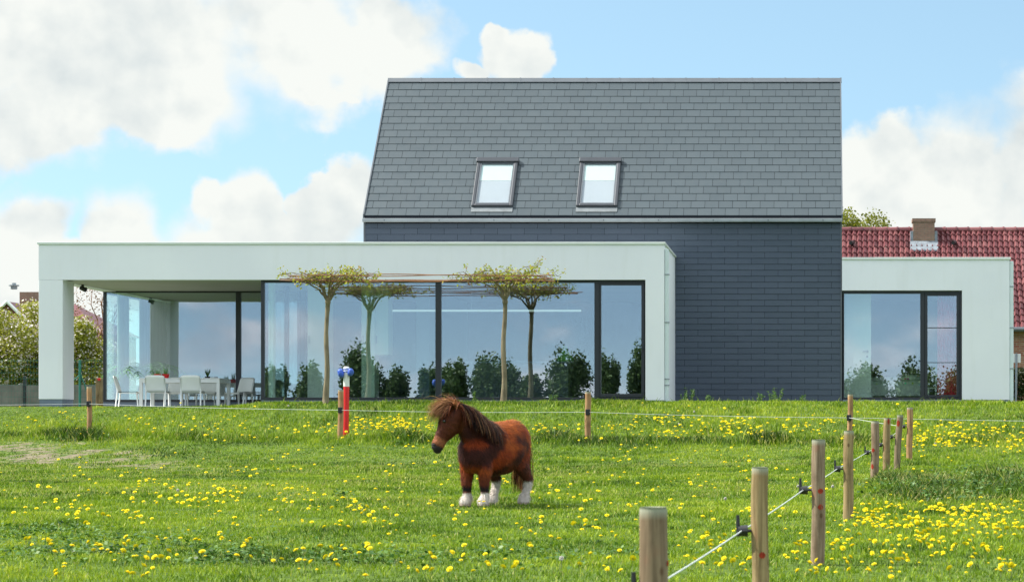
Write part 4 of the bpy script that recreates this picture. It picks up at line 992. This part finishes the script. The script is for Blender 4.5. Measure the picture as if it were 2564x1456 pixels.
# ------------------------------------------------------------------ pony
def pony():
    FX, FY_ = -math.sin(R(33)), -math.cos(R(33)); SC = 1.05
    rz = math.atan2(FY_, FX)
    D0 = 29.8; footpx = 1214
    # left front foot at local (.27,.115)
    lx, ly = -FY_, FX
    fx_w = wx(footpx, D0); ox = fx_w-SC*(.27*FX+.115*lx); oy = D0-SC*(.27*FY_+.115*ly)
    oz = Hs(ox, oy)+.005
    root = empty('pony', (ox, oy, oz), 'small chestnut pony with shaggy blond forelock and white socks standing in the meadow', 'pony', rz=rz); root.scale = (SC, SC, SC)
    parts = MB()
    def chain(pts, seg=None):
        for (p0, r0), (p1, r1) in zip(pts[:-1], pts[1:]):
            p0, p1 = Vector(p0), Vector(p1); L_ = (p1-p0).length; k = max(2, int(L_/.018))
            for i in range(k+1):
                q = i/k; rr0 = r0 if isinstance(r0, tuple) else (r0,)*3; rr1 = r1 if isinstance(r1, tuple) else (r1,)*3
                parts.ball(p0.lerp(p1, q), tuple(a+(b-a)*q for a, b in zip(rr0, rr1)), 14, 10)
    # trunk: deep chest, round barrel, rump
    chain([((.34, 0, .57), (.13, .17, .21)), ((.22, 0, .61), (.14, .20, .27)), ((.02, 0, .60), (.16, .245, .285)), ((-.18, 0, .62), (.15, .24, .28)), ((-.34, 0, .67), (.15, .20, .245)), ((-.44, 0, .69), (.10, .14, .18))])
    # neck to poll, turned to the pony's right
    chain([((.26, 0, .72), (.15, .12, .19)), ((.38, -.01, .82), (.125, .10, .165)), ((.48, -.025, .92), (.10, .085, .13)), ((.54, -.04, 1.0), (.09, .08, .095))])
    poll = Vector((.56, -.05, 1.0)); muz = Vector((.72, -.185, .61)); hd_ = (muz-poll)
    def hp(q, off=(0, 0, 0)): return poll+hd_*q+Vector(off)
    hl = hd_.normalized(); horiz = Vector((hd_.x, hd_.y, 0)).normalized(); lat = Vector((-horiz.y, horiz.x, 0)); fwd = lat.cross(hl).normalized()   # fwd: brow side
    if fwd.z < 0: fwd = -fwd
    mt = Matrix((fwd, lat, hl)).transposed()
    def hb(q, o, r): parts.ball(poll+hd_*q+fwd*o[0]+lat*o[1], (r[0]*1.2, r[1]*1.3, r[2]*1.1), 16, 12, mt)
    for q, o, r_ in [(0, 0, (.088, .078, .08)), (.12, .0, (.098, .086, .08)), (.25, -.005, (.105, .084, .08)), (.38, -.012, (.102, .076, .075)), (.5, -.008, (.086, .064, .07)), (.62, .0, (.072, .052, .06)), (.74, .002, (.062, .047, .055)), (.86, .0, (.06, .05, .05)), (.95, -.004, (.052, .047, .04)), (1.0, -.02, (.036, .036, .034))]:
        hb(q, (o, 0), r_)
    for s_ in (-1, 1):
        hb(.30, (.045, s_*.052), (.03, .022, .04)); hb(.30, (-.06, s_*.035), (.05, .03, .075)); hb(.93, (.018, s_*.028), (.022, .016, .022))
    # legs
    def leg(pts): chain(pts)
    for s_, dx_ in ((1, .0), (-1, .02)):
        x0 = .27+dx_; y0 = s_*.115
        leg([((x0-.01, y0*.95, .52), (.10, .07, .14)), ((x0, y0, .38), .074), ((x0+.010, y0, .265), .058), ((x0+.003, y0, .17), .043), ((x0, y0, .10), .047), ((x0+.014, y0, .062), .056), ((x0+.028, y0, .034), .063)])
    for s_, fx in ((1, -.40), (-1, -.14)):
        y0 = s_*.115
        leg([((fx+.06 if s_ > 0 else -.30, y0*.9, .60), (.135, .085, .16)), ((fx+.07, y0, .43), (.10, .07, .09)), ((fx-.01, y0, .34), (.070, .055, .065)), ((fx-.062, y0, .275), (.055, .047, .055)), ((fx-.045, y0, .18), .038), ((fx-.015, y0, .10), .044), ((fx+.01, y0, .06), .058), ((fx+.022, y0, .034), .064)])
    ob = parts.build('tmp', M['coat']); ob.location = (0, 0, 0)
    md = ob.modifiers.new('r', 'REMESH'); md.mode = 'VOXEL'; md.voxel_size = .0095; md.use_smooth_shade = True
    md2 = ob.modifiers.new('s', 'SMOOTH'); md2.factor = .6; md2.iterations = 7
    dg = bpy.context.evaluated_depsgraph_get(); me = bpy.data.meshes.new_from_object(ob.evaluated_get(dg)); bpy.data.objects.remove(ob)
    me.name = 'body'; body = bpy.data.objects.new('body', me); col.objects.link(body); body.parent = root
    me.materials.clear(); me.materials.append(M['coat'])
    me.polygons.foreach_set('use_smooth', np.ones(len(me.polygons), bool))
    nv = len(me.vertices); co = np.zeros(nv*3, np.float32); me.vertices.foreach_get('co', co); co = co.reshape(-1, 3)
    no = np.zeros(nv*3, np.float32); me.vertices.foreach_get('normal', no); no = no.reshape(-1, 3)
    pn, mn_ = np.array(poll), np.array(muz); hdv = mn_-pn; HL = np.linalg.norm(hdv)
    def colour(c, nrm):
        n_ = len(c); q = np.tile(np.array([.34, .050, .007]), (n_, 1))
        bl = lambda a, colr, m_: a*(1-m_[:, None])+np.array(colr)*m_[:, None]
        x, y, z = c.T
        nz_ = fbm(x*6+y*3, z*6, 1.1, 77)
        q = bl(q, (.55, .125, .012), smooth(.45, .7, nz_)*.6)
        q = bl(q, (.030, .009, .008), smooth(.40, .66, fbm(x*5+y*4+9, z*5, 1.3, 79)+.36*smooth(.05, .32, x)*smooth(.98, .85, z)*smooth(.42, .55, z)-.10)*.9)
        q = bl(q, (.42, .13, .025), smooth(.75, .92, z)*smooth(.3, .1, x)*.7)
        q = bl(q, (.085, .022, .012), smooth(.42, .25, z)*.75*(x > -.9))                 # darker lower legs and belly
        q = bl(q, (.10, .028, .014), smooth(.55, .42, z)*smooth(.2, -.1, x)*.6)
        hq = ((c-pn)@hdv)/HL**2; perp = np.linalg.norm((c-pn)-np.outer(hq, hdv), axis=1)
        ishead = (perp < .16) & (hq > -.1) & (x > .5)
        q = np.where(ishead[:, None], bl(q, (.11, .026, .010), np.ones(n_)), q)
        q = np.where(ishead[:, None], bl(q, (.42, .15, .06), smooth(.66, .78, hq)*smooth(.96, .86, hq)*.8), q)
        q = np.where(ishead[:, None], bl(q, (.035, .028, .028), smooth(.87, .94, hq)), q)
        # white socks, black knees on the front legs
        kn = (x > .1)&(z < .34)&(z > .13); q = np.where(kn[:, None], bl(q, (.012, .009, .010), smooth(.24, .20, z)*smooth(.145, .17, z)), q)
        sock = np.where(x > .1, smooth(.155, .135, z+(nz_-.5)*.03), smooth(.275, .25, z+(nz_-.5)*.03))
        q = bl(q, (.62, .56, .50), sock)
        q = bl(q, (.30, .24, .18), smooth(.03, .018, z))
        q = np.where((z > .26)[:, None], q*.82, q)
        return np.clip(q, 0, 1)
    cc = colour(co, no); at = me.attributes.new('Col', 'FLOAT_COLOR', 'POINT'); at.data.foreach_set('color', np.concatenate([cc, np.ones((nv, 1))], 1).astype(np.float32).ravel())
    # short coat hair
    r = np.random.default_rng(5); K = 42000; ii = r.integers(0, nv, K); p = co[ii]+r.normal(0, .003, (K, 3)); nn_ = no[ii]
    gdir = np.tile(np.array([-.45, 0, -.9]), (K, 1))+r.normal(0, .25, (K, 3)); ishead = (p[:, 0] > .52)
    gdir[ishead] = hdv/HL+r.normal(0, .2, (ishead.sum(), 3))
    td = gdir-nn_*np.sum(gdir*nn_, 1)[:, None]; td /= np.linalg.norm(td, axis=1)[:, None]
    ln = np.where(ishead, .014, .036)*(.6+.8*r.random(K)); low = p[:, 2] < .16; ln = np.where(low, .022, ln); ln = np.where((p[:, 2] > .9) & ~ishead, .05, ln)
    tip = p+td*ln[:, None]+nn_*(ln*.38)[:, None]; sdv = np.cross(td, nn_); wd = .0022
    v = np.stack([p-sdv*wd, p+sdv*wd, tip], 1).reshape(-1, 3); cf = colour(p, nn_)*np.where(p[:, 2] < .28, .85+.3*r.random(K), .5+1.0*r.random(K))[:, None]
    npmesh('coat_fur', v, np.arange(K*3).reshape(-1, 3), M['coat'], colr=np.repeat(np.clip(cf, 0, 1), 3, 0), parent=root)
    # long hair
    def hair(name, roots, dirs, lens, cols, drop, wid=.0035, seg=7, seed=1, wind=(0, 0, 0)):
        r = np.random.default_rng(seed); K = len(roots); V_ = []; C_ = []
        pos = roots.copy(); d = dirs/np.linalg.norm(dirs, axis=1)[:, None]; st = lens/seg
        sdv = np.cross(d, np.array([0, 0, 1.])+r.normal(0, .3, (K, 3))); sdv /= np.linalg.norm(sdv, axis=1)[:, None]
        for s_ in range(seg+1):
            wv = wid*(1-.75*(s_/seg)**1.5)
            V_.append(pos-sdv*wv); V_.append(pos+sdv*wv)
            cshade = cols*(1+.0*s_); C_.append(cshade); C_.append(cshade)
            pos = pos+d*st[:, None]
            d = d+np.array([0, 0, -drop/seg])+np.array(wind)/seg+r.normal(0, .035, (K, 3)); d /= np.linalg.norm(d, axis=1)[:, None]
        V_ = np.stack(V_, 1); C_ = np.stack(C_, 1); nvp = 2*(seg+1)
        base = (np.arange(K)*nvp)[:, None, None]; q = np.array([[2*s_, 2*s_+1, 2*s_+3, 2*s_+2] for s_ in range(seg)])[None]
        return npmesh(name, V_.reshape(-1, 3), (base+q).reshape(-1, 4), M['coat'], colr=np.clip(C_.reshape(-1, 3), 0, 1), parent=root)
    def pick(r, K, pal, p): a = np.array(pal)[r.choice(len(pal), K, p=p)]; return a*(.75+.5*r.random((K, 1)))
    r = np.random.default_rng(11)
    dark, red, blond = (.014, .006, .005), (.19, .045, .012), (.64, .34, .15)
    # mane down the visible (left) side and over the crest
    K = 3200; q = r.random(K); crest = np.array([(.12, 0, .885), (.24, 0, .90), (.36, -.01, .985), (.46, -.03, 1.045), (.55, -.05, 1.085)])
    tt = q*4; i0 = np.minimum(tt.astype(int), 3); f = (tt-i0)[:, None]; rt_ = crest[i0]*(1-f)+crest[i0+1]*f+r.normal(0, .010, (K, 3))-np.array([0, 0, .015])
    s_ = np.where(r.random(K) < .72, 1, -1); dr = np.stack([-.35+r.normal(0, .25, K), s_*(.85+.3*r.random(K)), .28+r.normal(0, .12, K)], 1)
    cm = pick(r, K, [dark, red, blond], [.66, .24, .10]); topm = (dr[:, 2] > .42); cm[topm] = cm[topm]*.45+np.array([.28, .10, .04])*.55
    hair('mane', rt_, dr, (.17+.25*r.random(K)), cm*.62, 3.0, .0034, 9, seed=2)
    # forelock : a mop over the brow, blown towards the photo's left
    ld = np.array([FX*-1*0-.0, 0, 0]); wl = np.array([-1., 0, 0]); loc_left = np.array([wl[0]*FX+wl[1]*FY_, wl[0]*lx+wl[1]*ly, 0])
    K = 2600; rt_ = np.array(poll)+np.array([0, 0, .055])+r.normal(0, 1, (K, 3)).clip(-1.6, 1.6)*np.array([.05, .05, .012])
    dr = loc_left*(.55+.5*r.random((K, 1)))+np.array([0, 0, 1])*(.30+.3*r.random((K, 1)))+r.normal(0, .27, (K, 3)).clip(-.5, .4)
    cf = pick(r, K, [blond, red, (.36, .16, .07)], [.36, .28, .36])
    hair('forelock', rt_, dr, (.12+.22*r.random(K)), cf*.85, 2.3, .0026, seed=3, wind=tuple(loc_left*.55))
    K = 420; rt_ = np.array(poll)+np.array([0, 0, .05])+r.normal(0, 1, (K, 3))*np.array([.035, .035, .012])+np.array(lat)*.02
    dr = np.array(fwd)*.9+np.array([0, 0, .12])+r.normal(0, .25, (K, 3)); hair('forelock', rt_, dr, .14+.1*r.random(K), pick(r, K, [dark, red], [.7, .3]), 3.4, .0036, seed=6)
    # tail
    K = 700; rt_ = np.array([-.50, -.01, .78])+r.normal(0, .02, (K, 3)); dr = np.array([-.45, -.35, -.5])+r.normal(0, .16, (K, 3))
    hair('tail', rt_, dr, (.50+.20*r.random(K)), pick(r, K, [dark, red, blond], [.3, .3, .4]), 5.5, .004, 9, seed=4)
    # feather over the hooves
    rts = []
    for (fx, fy) in ((.27, .115), (.29, -.115), (-.40, .115), (-.14, -.115)):
        a = r.random(120)*6.28; rts.append(np.stack([fx+np.cos(a)*.04, fy+np.sin(a)*.04, .10+.03*r.random(120)], 1))
    rts = np.concatenate(rts); K = len(rts)
    hair('feather', rts, r.normal(0, .4, (K, 3))+np.array([0, 0, -1.]), .07+.03*r.random(K), pick(r, K, [(.62, .56, .50)], [1.]), 1., .003, 4, seed=8)
    # eyes, ears, nostrils
    for s_ in (-1, 1):
        MB().ball(poll+hd_*.325+fwd*.072+lat*s_*.084, (.017, .017, .017), 14, 10).build('eye', M['eye'], root, smooth=True, origin=(0, 0, 0)).location = (0, 0, 0)
        MB().ball(poll+hd_*.93+fwd*.046+lat*s_*.048, (.012, .008, .014), 10, 8, mt).build('nostril', M['eye'], root, smooth=True, origin=(0, 0, 0)).location = (0, 0, 0)
        eb = MB(); c0 = poll+hd_*.02+lat*s_*.062+Vector((0, 0, .045)); dr_ = (Vector((0, 0, 1))+lat*s_*.55+fwd*.15).normalized()
        eb.tube([c0, c0+dr_*.05, c0+dr_*.085, c0+dr_*.115], [.026, .028, .018, .003], 10)
        eo = eb.build('ear', M['earfur'], root, smooth=True, origin=(0, 0, 0)); eo.location = (0, 0, 0)
    for (fx, fy) in ((.27, .115), (.29, -.115), (-.40, .115), (-.14, -.115)):
        h_ = MB().tube([(fx+.024, fy, -.005), (fx+.018, fy, .035)], [.068, .060], 16).build('hoof', M['hoof'], root, smooth=False, origin=(0, 0, 0)); h_.location = (0, 0, 0)
    return root
M['earfur'] = simple('ear_fur', (.30, .11, .04), .8, .2, 0, .3, 30, .3)
pn_ = pony()

# ------------------------------------------------------------------ grass
def frustum(n_, d0, d1, m0=-90, m1=2654, rg=rng):
    y = np.sqrt(rg.uniform(d0*d0, d1*d1, n_)); px = rg.uniform(m0, m1, n_); return (px-CX)*y/F_, y
def grass(N):
    x, y = frustum(N, 17.6, 62)
    inh = ((x < X1) & (y > FR+.05)) | (y > 61.9)
    inh |= (x < XC) & (y > 57.2) & (x > -17.1)
    keep = ~inh
    # thin with distance (nearer needs more), and over mud
    md = mudf(x, y); keep &= rng.random(N) > md*1.25
    keep &= rng.random(N) < np.clip(1.15-y/110, 0, 1)
    x, y, md = x[keep], y[keep], md[keep]; n_ = len(x); z = H(x, y)
    px = x/y*F_+CX; py = CY-(z-E)*F_/y; fd = fenceD(x)
    h = .024+.018*rng.random(n_)+.05*np.clip(fbm(x, y, .8, 31)-.48, 0, 1)*2+.05*np.clip(fbm(x, y, 3.1, 33)-.56, 0, 1)*2
    bank = smooth(fd-1.3, fd-.1, y)*smooth(57, 54.6, y)
    strip = np.exp(-((y-fd+.2)/.55)**2)
    h = h*(1+.7*bank)+.09*strip*(.4+.9*fbm(x, y, 1.5, 41))
    # the tall dark clumps
    cl = np.zeros(n_)
    for (a, b, ra, rb) in [(2330, 1235, 190, 46), (2500, 1215, 130, 40), (2240, 1215, 70, 26), (190, 1098, 80, 9), (1020, 1108, 60, 8), (1400, 1098, 60, 6), (2130, 1115, 60, 8), (1920, 1108, 60, 7)]:
        cl = np.maximum(cl, np.clip(1.3-np.sqrt(((px-a)/ra)**2+((py-b)/rb)**2), 0, 1))
    cl *= smooth(.25, .6, fbm(x, y, 2.0, 51)+.15)
    h = h+.16*cl*(.5+.6*rng.random(n_))
    for (a, ra) in [(1380, 60), (1800, 160), (1720, 30), (600, 120), (880, 260), (1180, 90)]:
        h = h+.08*np.exp(-((px-a)/ra)**2)*smooth(54, 56.5, y)*rng.random(n_)**2
    h *= 1-.45*smooth(54.5, 56.3, y)
    tall = rng.random(n_) < .012; h = np.where(tall, h*2.0, h)
    h *= (1-.6*md)
    wd = (.0026+.000085*y)*(.7+.6*rng.random(n_))*(1+.5*cl)
    a = rng.random(n_)*6.283; bend = h*(.25+.55*rng.random(n_)); a2 = rng.random(n_)*6.283
    sx, sy = np.cos(a)*wd, np.sin(a)*wd; bx_, by_ = np.cos(a2)*bend, np.sin(a2)*bend
    Z = z-.008
    v = np.stack([np.stack([x-sx, y-sy, Z], 1), np.stack([x+sx, y+sy, Z], 1),
                  np.stack([x+sx*.8+bx_*.35, y+sy*.8+by_*.35, Z+h*.6], 1), np.stack([x-sx*.8+bx_*.35, y-sy*.8+by_*.35, Z+h*.6], 1),
                  np.stack([x+bx_, y+by_, Z+h], 1), np.stack([x+bx_*1.01, y+by_, Z+h], 1)], 1)
    # colour : patchy own colour of the sward, plus a painted shadow strip along the fence
    big = fbm(x, y, .35, 61); med = fbm(x, y, 1.6, 62); fine = fbm(x, y, 6., 63)
    val = .46+.62*(big-.5)+.60*(med-.5)+.65*(fine-.5)+.36*(rng.random(n_)-.5)+.22*(fbm(x*.35, y, 1.1, 66)-.5)*2*smooth(22, 30, y)
    val = val-.34*cl-.30*strip+.05*bank
    blc = np.zeros(n_)                                            # clover-dark patches lower left
    for (c_, b_, ra, rb) in [(300, 1375, 420, 40), (650, 1400, 330, 26), (120, 1320, 200, 22), (900, 1330, 160, 12), (1500, 1290, 160, 8)]:
        blc = np.maximum(blc, np.clip(1.2-np.sqrt(((px-c_)/ra)**2+((py-b_)/rb)**2), 0, 1))
    val -= .30*blc*smooth(.40, .58, fbm(x, y, 2.2, 65))
    dry = (rng.random(n_) < .05+.8*md+.05*bank+.22*smooth(.5, .66, fbm(x, y, .55, 81))*smooth(26, 33, y)*smooth(51, 46, y)); val = np.where(dry, .86+.14*rng.random(n_), np.clip(val, 0.02, .80))
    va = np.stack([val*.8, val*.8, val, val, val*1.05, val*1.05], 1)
    base = (np.arange(n_)*6)[:, None, None]; q = np.array([[0, 1, 2, 3], [3, 2, 5, 4]])[None]
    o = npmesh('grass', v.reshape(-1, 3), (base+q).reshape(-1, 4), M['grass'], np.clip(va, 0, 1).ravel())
    return tag(o, 'short green meadow grass with taller growth along the fence', 'grass', kind='stuff')
grass(620000)
# broad-leaved weeds
def weeds():
    P_ = []
    for (a, b, ra, rb, n_) in [(2330, 1235, 150, 34, 3200), (2510, 1215, 100, 30, 1300), (300, 1375, 380, 38, 2300), (650, 1400, 300, 24, 1200), (100, 1335, 160, 20, 900), (190, 1098, 70, 6, 900), (1020, 1108, 50, 5, 700), (1720, 1104, 260, 3, 900), (1100, 1390, 300, 26, 700), (1500, 1400, 300, 30, 600), (820, 1240, 60, 4, 160)]:
        q = rng.normal(size=(n_, 2))*.55; px = a+q[:, 0]*ra; py = b+q[:, 1]*rb
        y = np.full(n_, 30.)
        lo, hi = np.full(n_, 17.), np.full(n_, 56.)
        for _ in range(26):
            y = (lo+hi)/2; x = (px-CX)*y/F_; sy_ = CY-(H(x, y)-E)*F_/y; hi = np.where(sy_ < py, y, hi); lo = np.where(sy_ < py, lo, y)
        x = (px-CX)*y/F_; hmax = .16 if a > 2200 else .05
        n1_ = fbm(x, y, 4.0, 71); k = n1_ > .50; P_.append(np.stack([x, y, H(x, y)+.01+rng.random(n_)*hmax], 1)[k])
    pts = np.concatenate(P_); n_ = len(pts)
    u = rng.normal(size=(n_, 3))*np.array([1, 1, .35]); u /= np.linalg.norm(u, axis=1)[:, None]; w_ = np.cross(u, np.array([0, 0, 1.])+rng.normal(0, .35, (n_, 3))); w_ /= np.linalg.norm(w_, axis=1)[:, None]
    s = (.022+.025*rng.random(n_))[:, None]*(1+(pts[:, 1:2]-20)/60)
    v = np.stack([pts, pts+u*s*.6+w_*s*.4, pts+u*s*1.2, pts+u*s*.6-w_*s*.4], 1)
    tag(npmesh('clover', v.reshape(-1, 3), np.arange(n_*4).reshape(-1, 4), M['weed'], np.repeat(rng.random(n_), 4)), 'dark broad-leaved clover and weeds growing in clumps', 'weeds', kind='stuff')
weeds()
# ------------------------------------------------------------------ dandelions
def ground_at(px, py):
    lo, hi = 17., 56.
    for _ in range(24):
        y = (lo+hi)/2; x = (px-CX)*y/F_; s_ = CY-(Hs(x, y)-E)*F_/y
        if s_ < py: hi = y
        else: lo = y
    return (px-CX)*y/F_, y
def dandelion_local(seed, full=True, R0=.022):
    r = random.Random(seed); hd__ = MB()
    for ring, (rr1, zz, k) in enumerate([(R0, .002, 22), (R0*.8, .006, 18), (R0*.55, .009, 12)] if full else [(R0, .002, 9), (R0*.6, .007, 6)]):
        for i in range(k):
            a = (i+r.random()*.4)/k*6.283; w_ = rr1*math.pi/k*1.1
            ca, sa = math.cos(a), math.sin(a)
            hd__.add([(0, 0, zz-.006), (ca*rr1*.8-sa*w_, sa*rr1*.8+ca*w_, zz), (ca*rr1, sa*rr1, zz+.001), (ca*rr1*.8+sa*w_, sa*rr1*.8-ca*w_, zz)], [(0, 3, 2, 1)], .35+.65*r.random())
    hd__.ball((0, 0, .004), (R0*.55, R0*.55, .009), 8 if full else 6, 4, a=.45)
    return hd__
NR = 3
zones = []   # (px0,px1,py0,py1,count)
random.seed(21)
def blob(n_, cx_, cy_, sx_, sy_): return [(random.gauss(cx_, sx_), random.gauss(cy_, sy_)) for _ in range(n_)]
def uni(n_, a, b, c, d): return [(random.uniform(a, b), random.uniform(c, d)) for _ in range(n_)]
def clus(n_, a, b, c, d, k, sx_, sy_):
    o = []
    for _ in range(n_):
        cx_, cy_ = random.uniform(a, b), random.uniform(c, d)
        o += [(random.gauss(cx_, sx_), random.gauss(cy_, sy_)) for _ in range(random.randint(1, k))]
    return o
pp = []
pp += clus(130, 2130, 2564, 1278, 1345, 4, 22, 8); pp += clus(60, 2100, 2564, 1345, 1456, 3, 25, 10)
pp += clus(105, 0, 1650, 1290, 1456, 3, 26, 10); pp += clus(160, 0, 2080, 1150, 1310, 3, 22, 7); pp += clus(44, 1700, 2050, 1290, 1450, 3, 22, 10)
pp += clus(34, 330, 760, 1225, 1275, 3, 20, 8); pp += clus(20, 2130, 2564, 1150, 1270, 2, 20, 8)
pp += clus(60, 870, 1080, 1062, 1098, 4, 12, 5); pp += clus(26, 1320, 1620, 1072, 1100, 3, 14, 5); pp += clus(80, 1580, 2110, 1058, 1105, 4, 14, 5)
pp += clus(100, 2280, 2564, 1075, 1135, 4, 14, 5); pp += clus(34, 330, 860, 1058, 1100, 4, 14, 5); pp += clus(14, 0, 330, 1040, 1105, 3, 14, 5); pp += clus(30, 550, 2100, 1110, 1160, 3, 18, 6)
pp += uni(26, 0, 2564, 1022, 1062)
info = []
for (px, py) in pp:
    if not (-20 < px < 2584 and 1015 < py < 1480): continue
    x, y = ground_at(px, min(py, 1470)); h = random.uniform(.045, .10)+(.05 if y > 46 else 0); R0 = random.choice((random.uniform(.018, .029), random.uniform(.018, .029), random.uniform(.018, .029), random.uniform(.010, .016)))*(1+.15*(y > 44))
    info.append((R0/y, x, y, h, R0, px, py))
info.sort(reverse=True)
near_, far_ = info[:300], info[300:]
protos = []
for k in range(4):
    m_h = dandelion_local(k, True).build('tmp', M['petal']); m_s = MB().tube([(0, 0, -.16), (0, 0, -.012), (0, 0, -.002)], [.0022, .0022, .007], 6).build('tmp', M['stem'])
    protos.append((m_h.data, m_s.data)); bpy.data.objects.remove(m_h); bpy.data.objects.remove(m_s)
for i, (_, x, y, h, R0, px, py) in enumerate(near_):
    hm, sm = protos[i % 4]
    if px > 2080:
        grp = 'dandelions right of the fence'
        lab = ('dandelion flower close to the brown fence post with two red marks' if px < 2130 else 'dandelion flower in the dense yellow patch beside the pale split fence post' if px < 2230 else
               'dandelion flower in the dense yellow patch in front of the tall dark weeds' if px < 2420 else 'dandelion flower in the yellow patch by the right edge of the photo')
        if py > 1370: lab = lab.replace('in the dense yellow patch', 'in the sparse grass at the bottom').replace('in the yellow patch', 'in the sparse grass at the bottom')
        elif py < 1265: lab = 'dandelion flower growing among the tall dark weeds beyond the dense yellow patch'
    elif py > 1290:
        grp = 'dandelions in the near grass'
        lab = ('dandelion flower in the dark clover at the lower left corner' if px < 420 else 'dandelion flower at the right end of the dark clover, lower left' if px < 850 else
               'dandelion flower in the near grass below the pony' if px < 1330 else 'dandelion flower in the near grass left of the nearest fence post' if px < 1620 else 'dandelion flower between the nearest fence post and the brown post')
    else:
        grp = 'dandelions in the middle of the meadow'
        lab = 'dandelion flower in the open grass left of the pony' if px < 1100 else 'dandelion flower in the open grass right of the pony'
    e = empty('dandelion', (x, y, Hs(x, y)+h), lab, 'flower', grp)
    s_ = R0/.022; rx_, ry_ = random.uniform(-.3, 1.0), random.uniform(-.7, .7)
    a = bpy.data.objects.new('flower_head', hm); col.objects.link(a); a.parent = e; a.scale = (s_, s_, s_); a.rotation_euler = (rx_, ry_, random.random()*6)
    b = bpy.data.objects.new('stem', sm); col.objects.link(b); b.parent = e; b.scale = (1, 1, max(.4, h/.15))
V_ = []; Fq = []; A_ = []; pl0 = dandelion_local(9, False); pv = np.array(pl0.v); pa_ = np.array(pl0.a)
bm = MB()
for (_, x, y, h, R0, px, py) in far_:
    m3 = Matrix.Rotation(random.uniform(-.1, .7), 3, 'X') @ Matrix.Rotation(random.random()*6, 3, 'Z'); s_ = R0/.022; o = len(bm.v)
    q = (pv*s_)@np.array(m3).T+np.array([x, y, Hs(x, y)+h])
    bm.v += [tuple(a) for a in q]; bm.f += [tuple(i+o for i in f) for f in pl0.f]; bm.a += list(pa_); bm.mi += [0]*len(pl0.f)
if far_: tag(bm.build('dandelions', M['petal']), 'small yellow dandelions scattered along the bank and across the meadow', 'flowers', kind='stuff')
for i, (px, py, h, lab) in enumerate([(2436-1050+20, 1415, .1, 'white dandelion clock in the near grass between pony and fence'), (2085, 1225, .16, 'white dandelion clock on a tall stalk just right of the brown post'), (1998, 1219, .08, 'white dandelion clock between the two brown posts'),
                                      (1816, 1252, .08, 'white dandelion clock left of the second nearest post'), (1738, 1027, .08, 'white dandelion clock on the bank below the slate wall'), (1700, 1058, .08, 'white dandelion clock lower on the bank below the slate wall'),
                                      (722, 1012, .08, 'white dandelion clock on the bank below the terrace chairs'), (445, 1228, .06, 'white dandelion clock in the meadow left of the pony'), (2342, 1108, .08, 'white dandelion clock by the rightmost posts')]):
    x, y = ground_at(px, py+h*F_/30*.7); e = empty('dandelion_clock', (x, y, Hs(x, y)), lab, 'seed head', 'white dandelion clocks')
    z = Hs(x, y)+h; b = MB(); r = random.Random(i)
    for k in range(90):
        d = Vector((r.gauss(0, 1), r.gauss(0, 1), r.gauss(0, 1))).normalized(); c = Vector((x, y, z))+d*.018; u = d.orthogonal().normalized()*.006
        b.add([Vector((x, y, z)), c+u, c-u], [(0, 1, 2)], r.random())
    b.build('seed_puff', M['puff'], e); MB().tube([(x, y, z-h-.01), (x, y, z)], .0025, 5).build('stem', M['stem'], e)

random.seed(31)
for i, (px, h, lab) in enumerate([(1712, .20, 'leafy weed growing against the slate wall near the downpipe'), (1727, .30, 'taller leafy weed with seed head near the downpipe'), (1775, .14, 'low weed at the foot of the slate wall'),
                                  (1935, .24, 'thin stalked weed at the middle of the slate wall foot'), (1948, .34, 'tallest thin weed at the middle of the slate wall foot'), (1902, .18, 'reddish weed stalk at the foot of the slate wall'), (2010, .12, 'small weed near the right end of the slate wall'),
                                  (1385, .26, 'grassy weed clump before the long window, right of the wide mullion'), (1190, .22, 'grassy weed clump before the long window, left of the second tree trunk')]):
    D = 55.6+.2*(i % 3); x = wx(px, D); z0 = Hs(x, D)-.02
    e = empty('weed_plant', (x, D, z0), lab, 'weed', 'weeds along the house wall')
    st_ = MB(); lf = MB()
    for k in range(5):
        a = random.random()*6.28; hh = h*random.uniform(.5, 1.1)+.04; tip = Vector((x+math.cos(a)*hh*.35, D+math.sin(a)*hh*.3, z0+hh)); b0 = Vector((x+math.cos(a)*.02, D, z0))
        ps = fix_tube(st_, b0, tip, .004, .002, .2, 5, 4)
        for q in ps[1:]:
            for _ in range(6): leaf(lf, q+Vector((random.gauss(0, .012), random.gauss(0, .012), 0)), random.uniform(.014, .026), random.uniform(.2, 1))
    st_.build('stalks', M['stem'], e); lf.build('leaves', M['weed'], e)
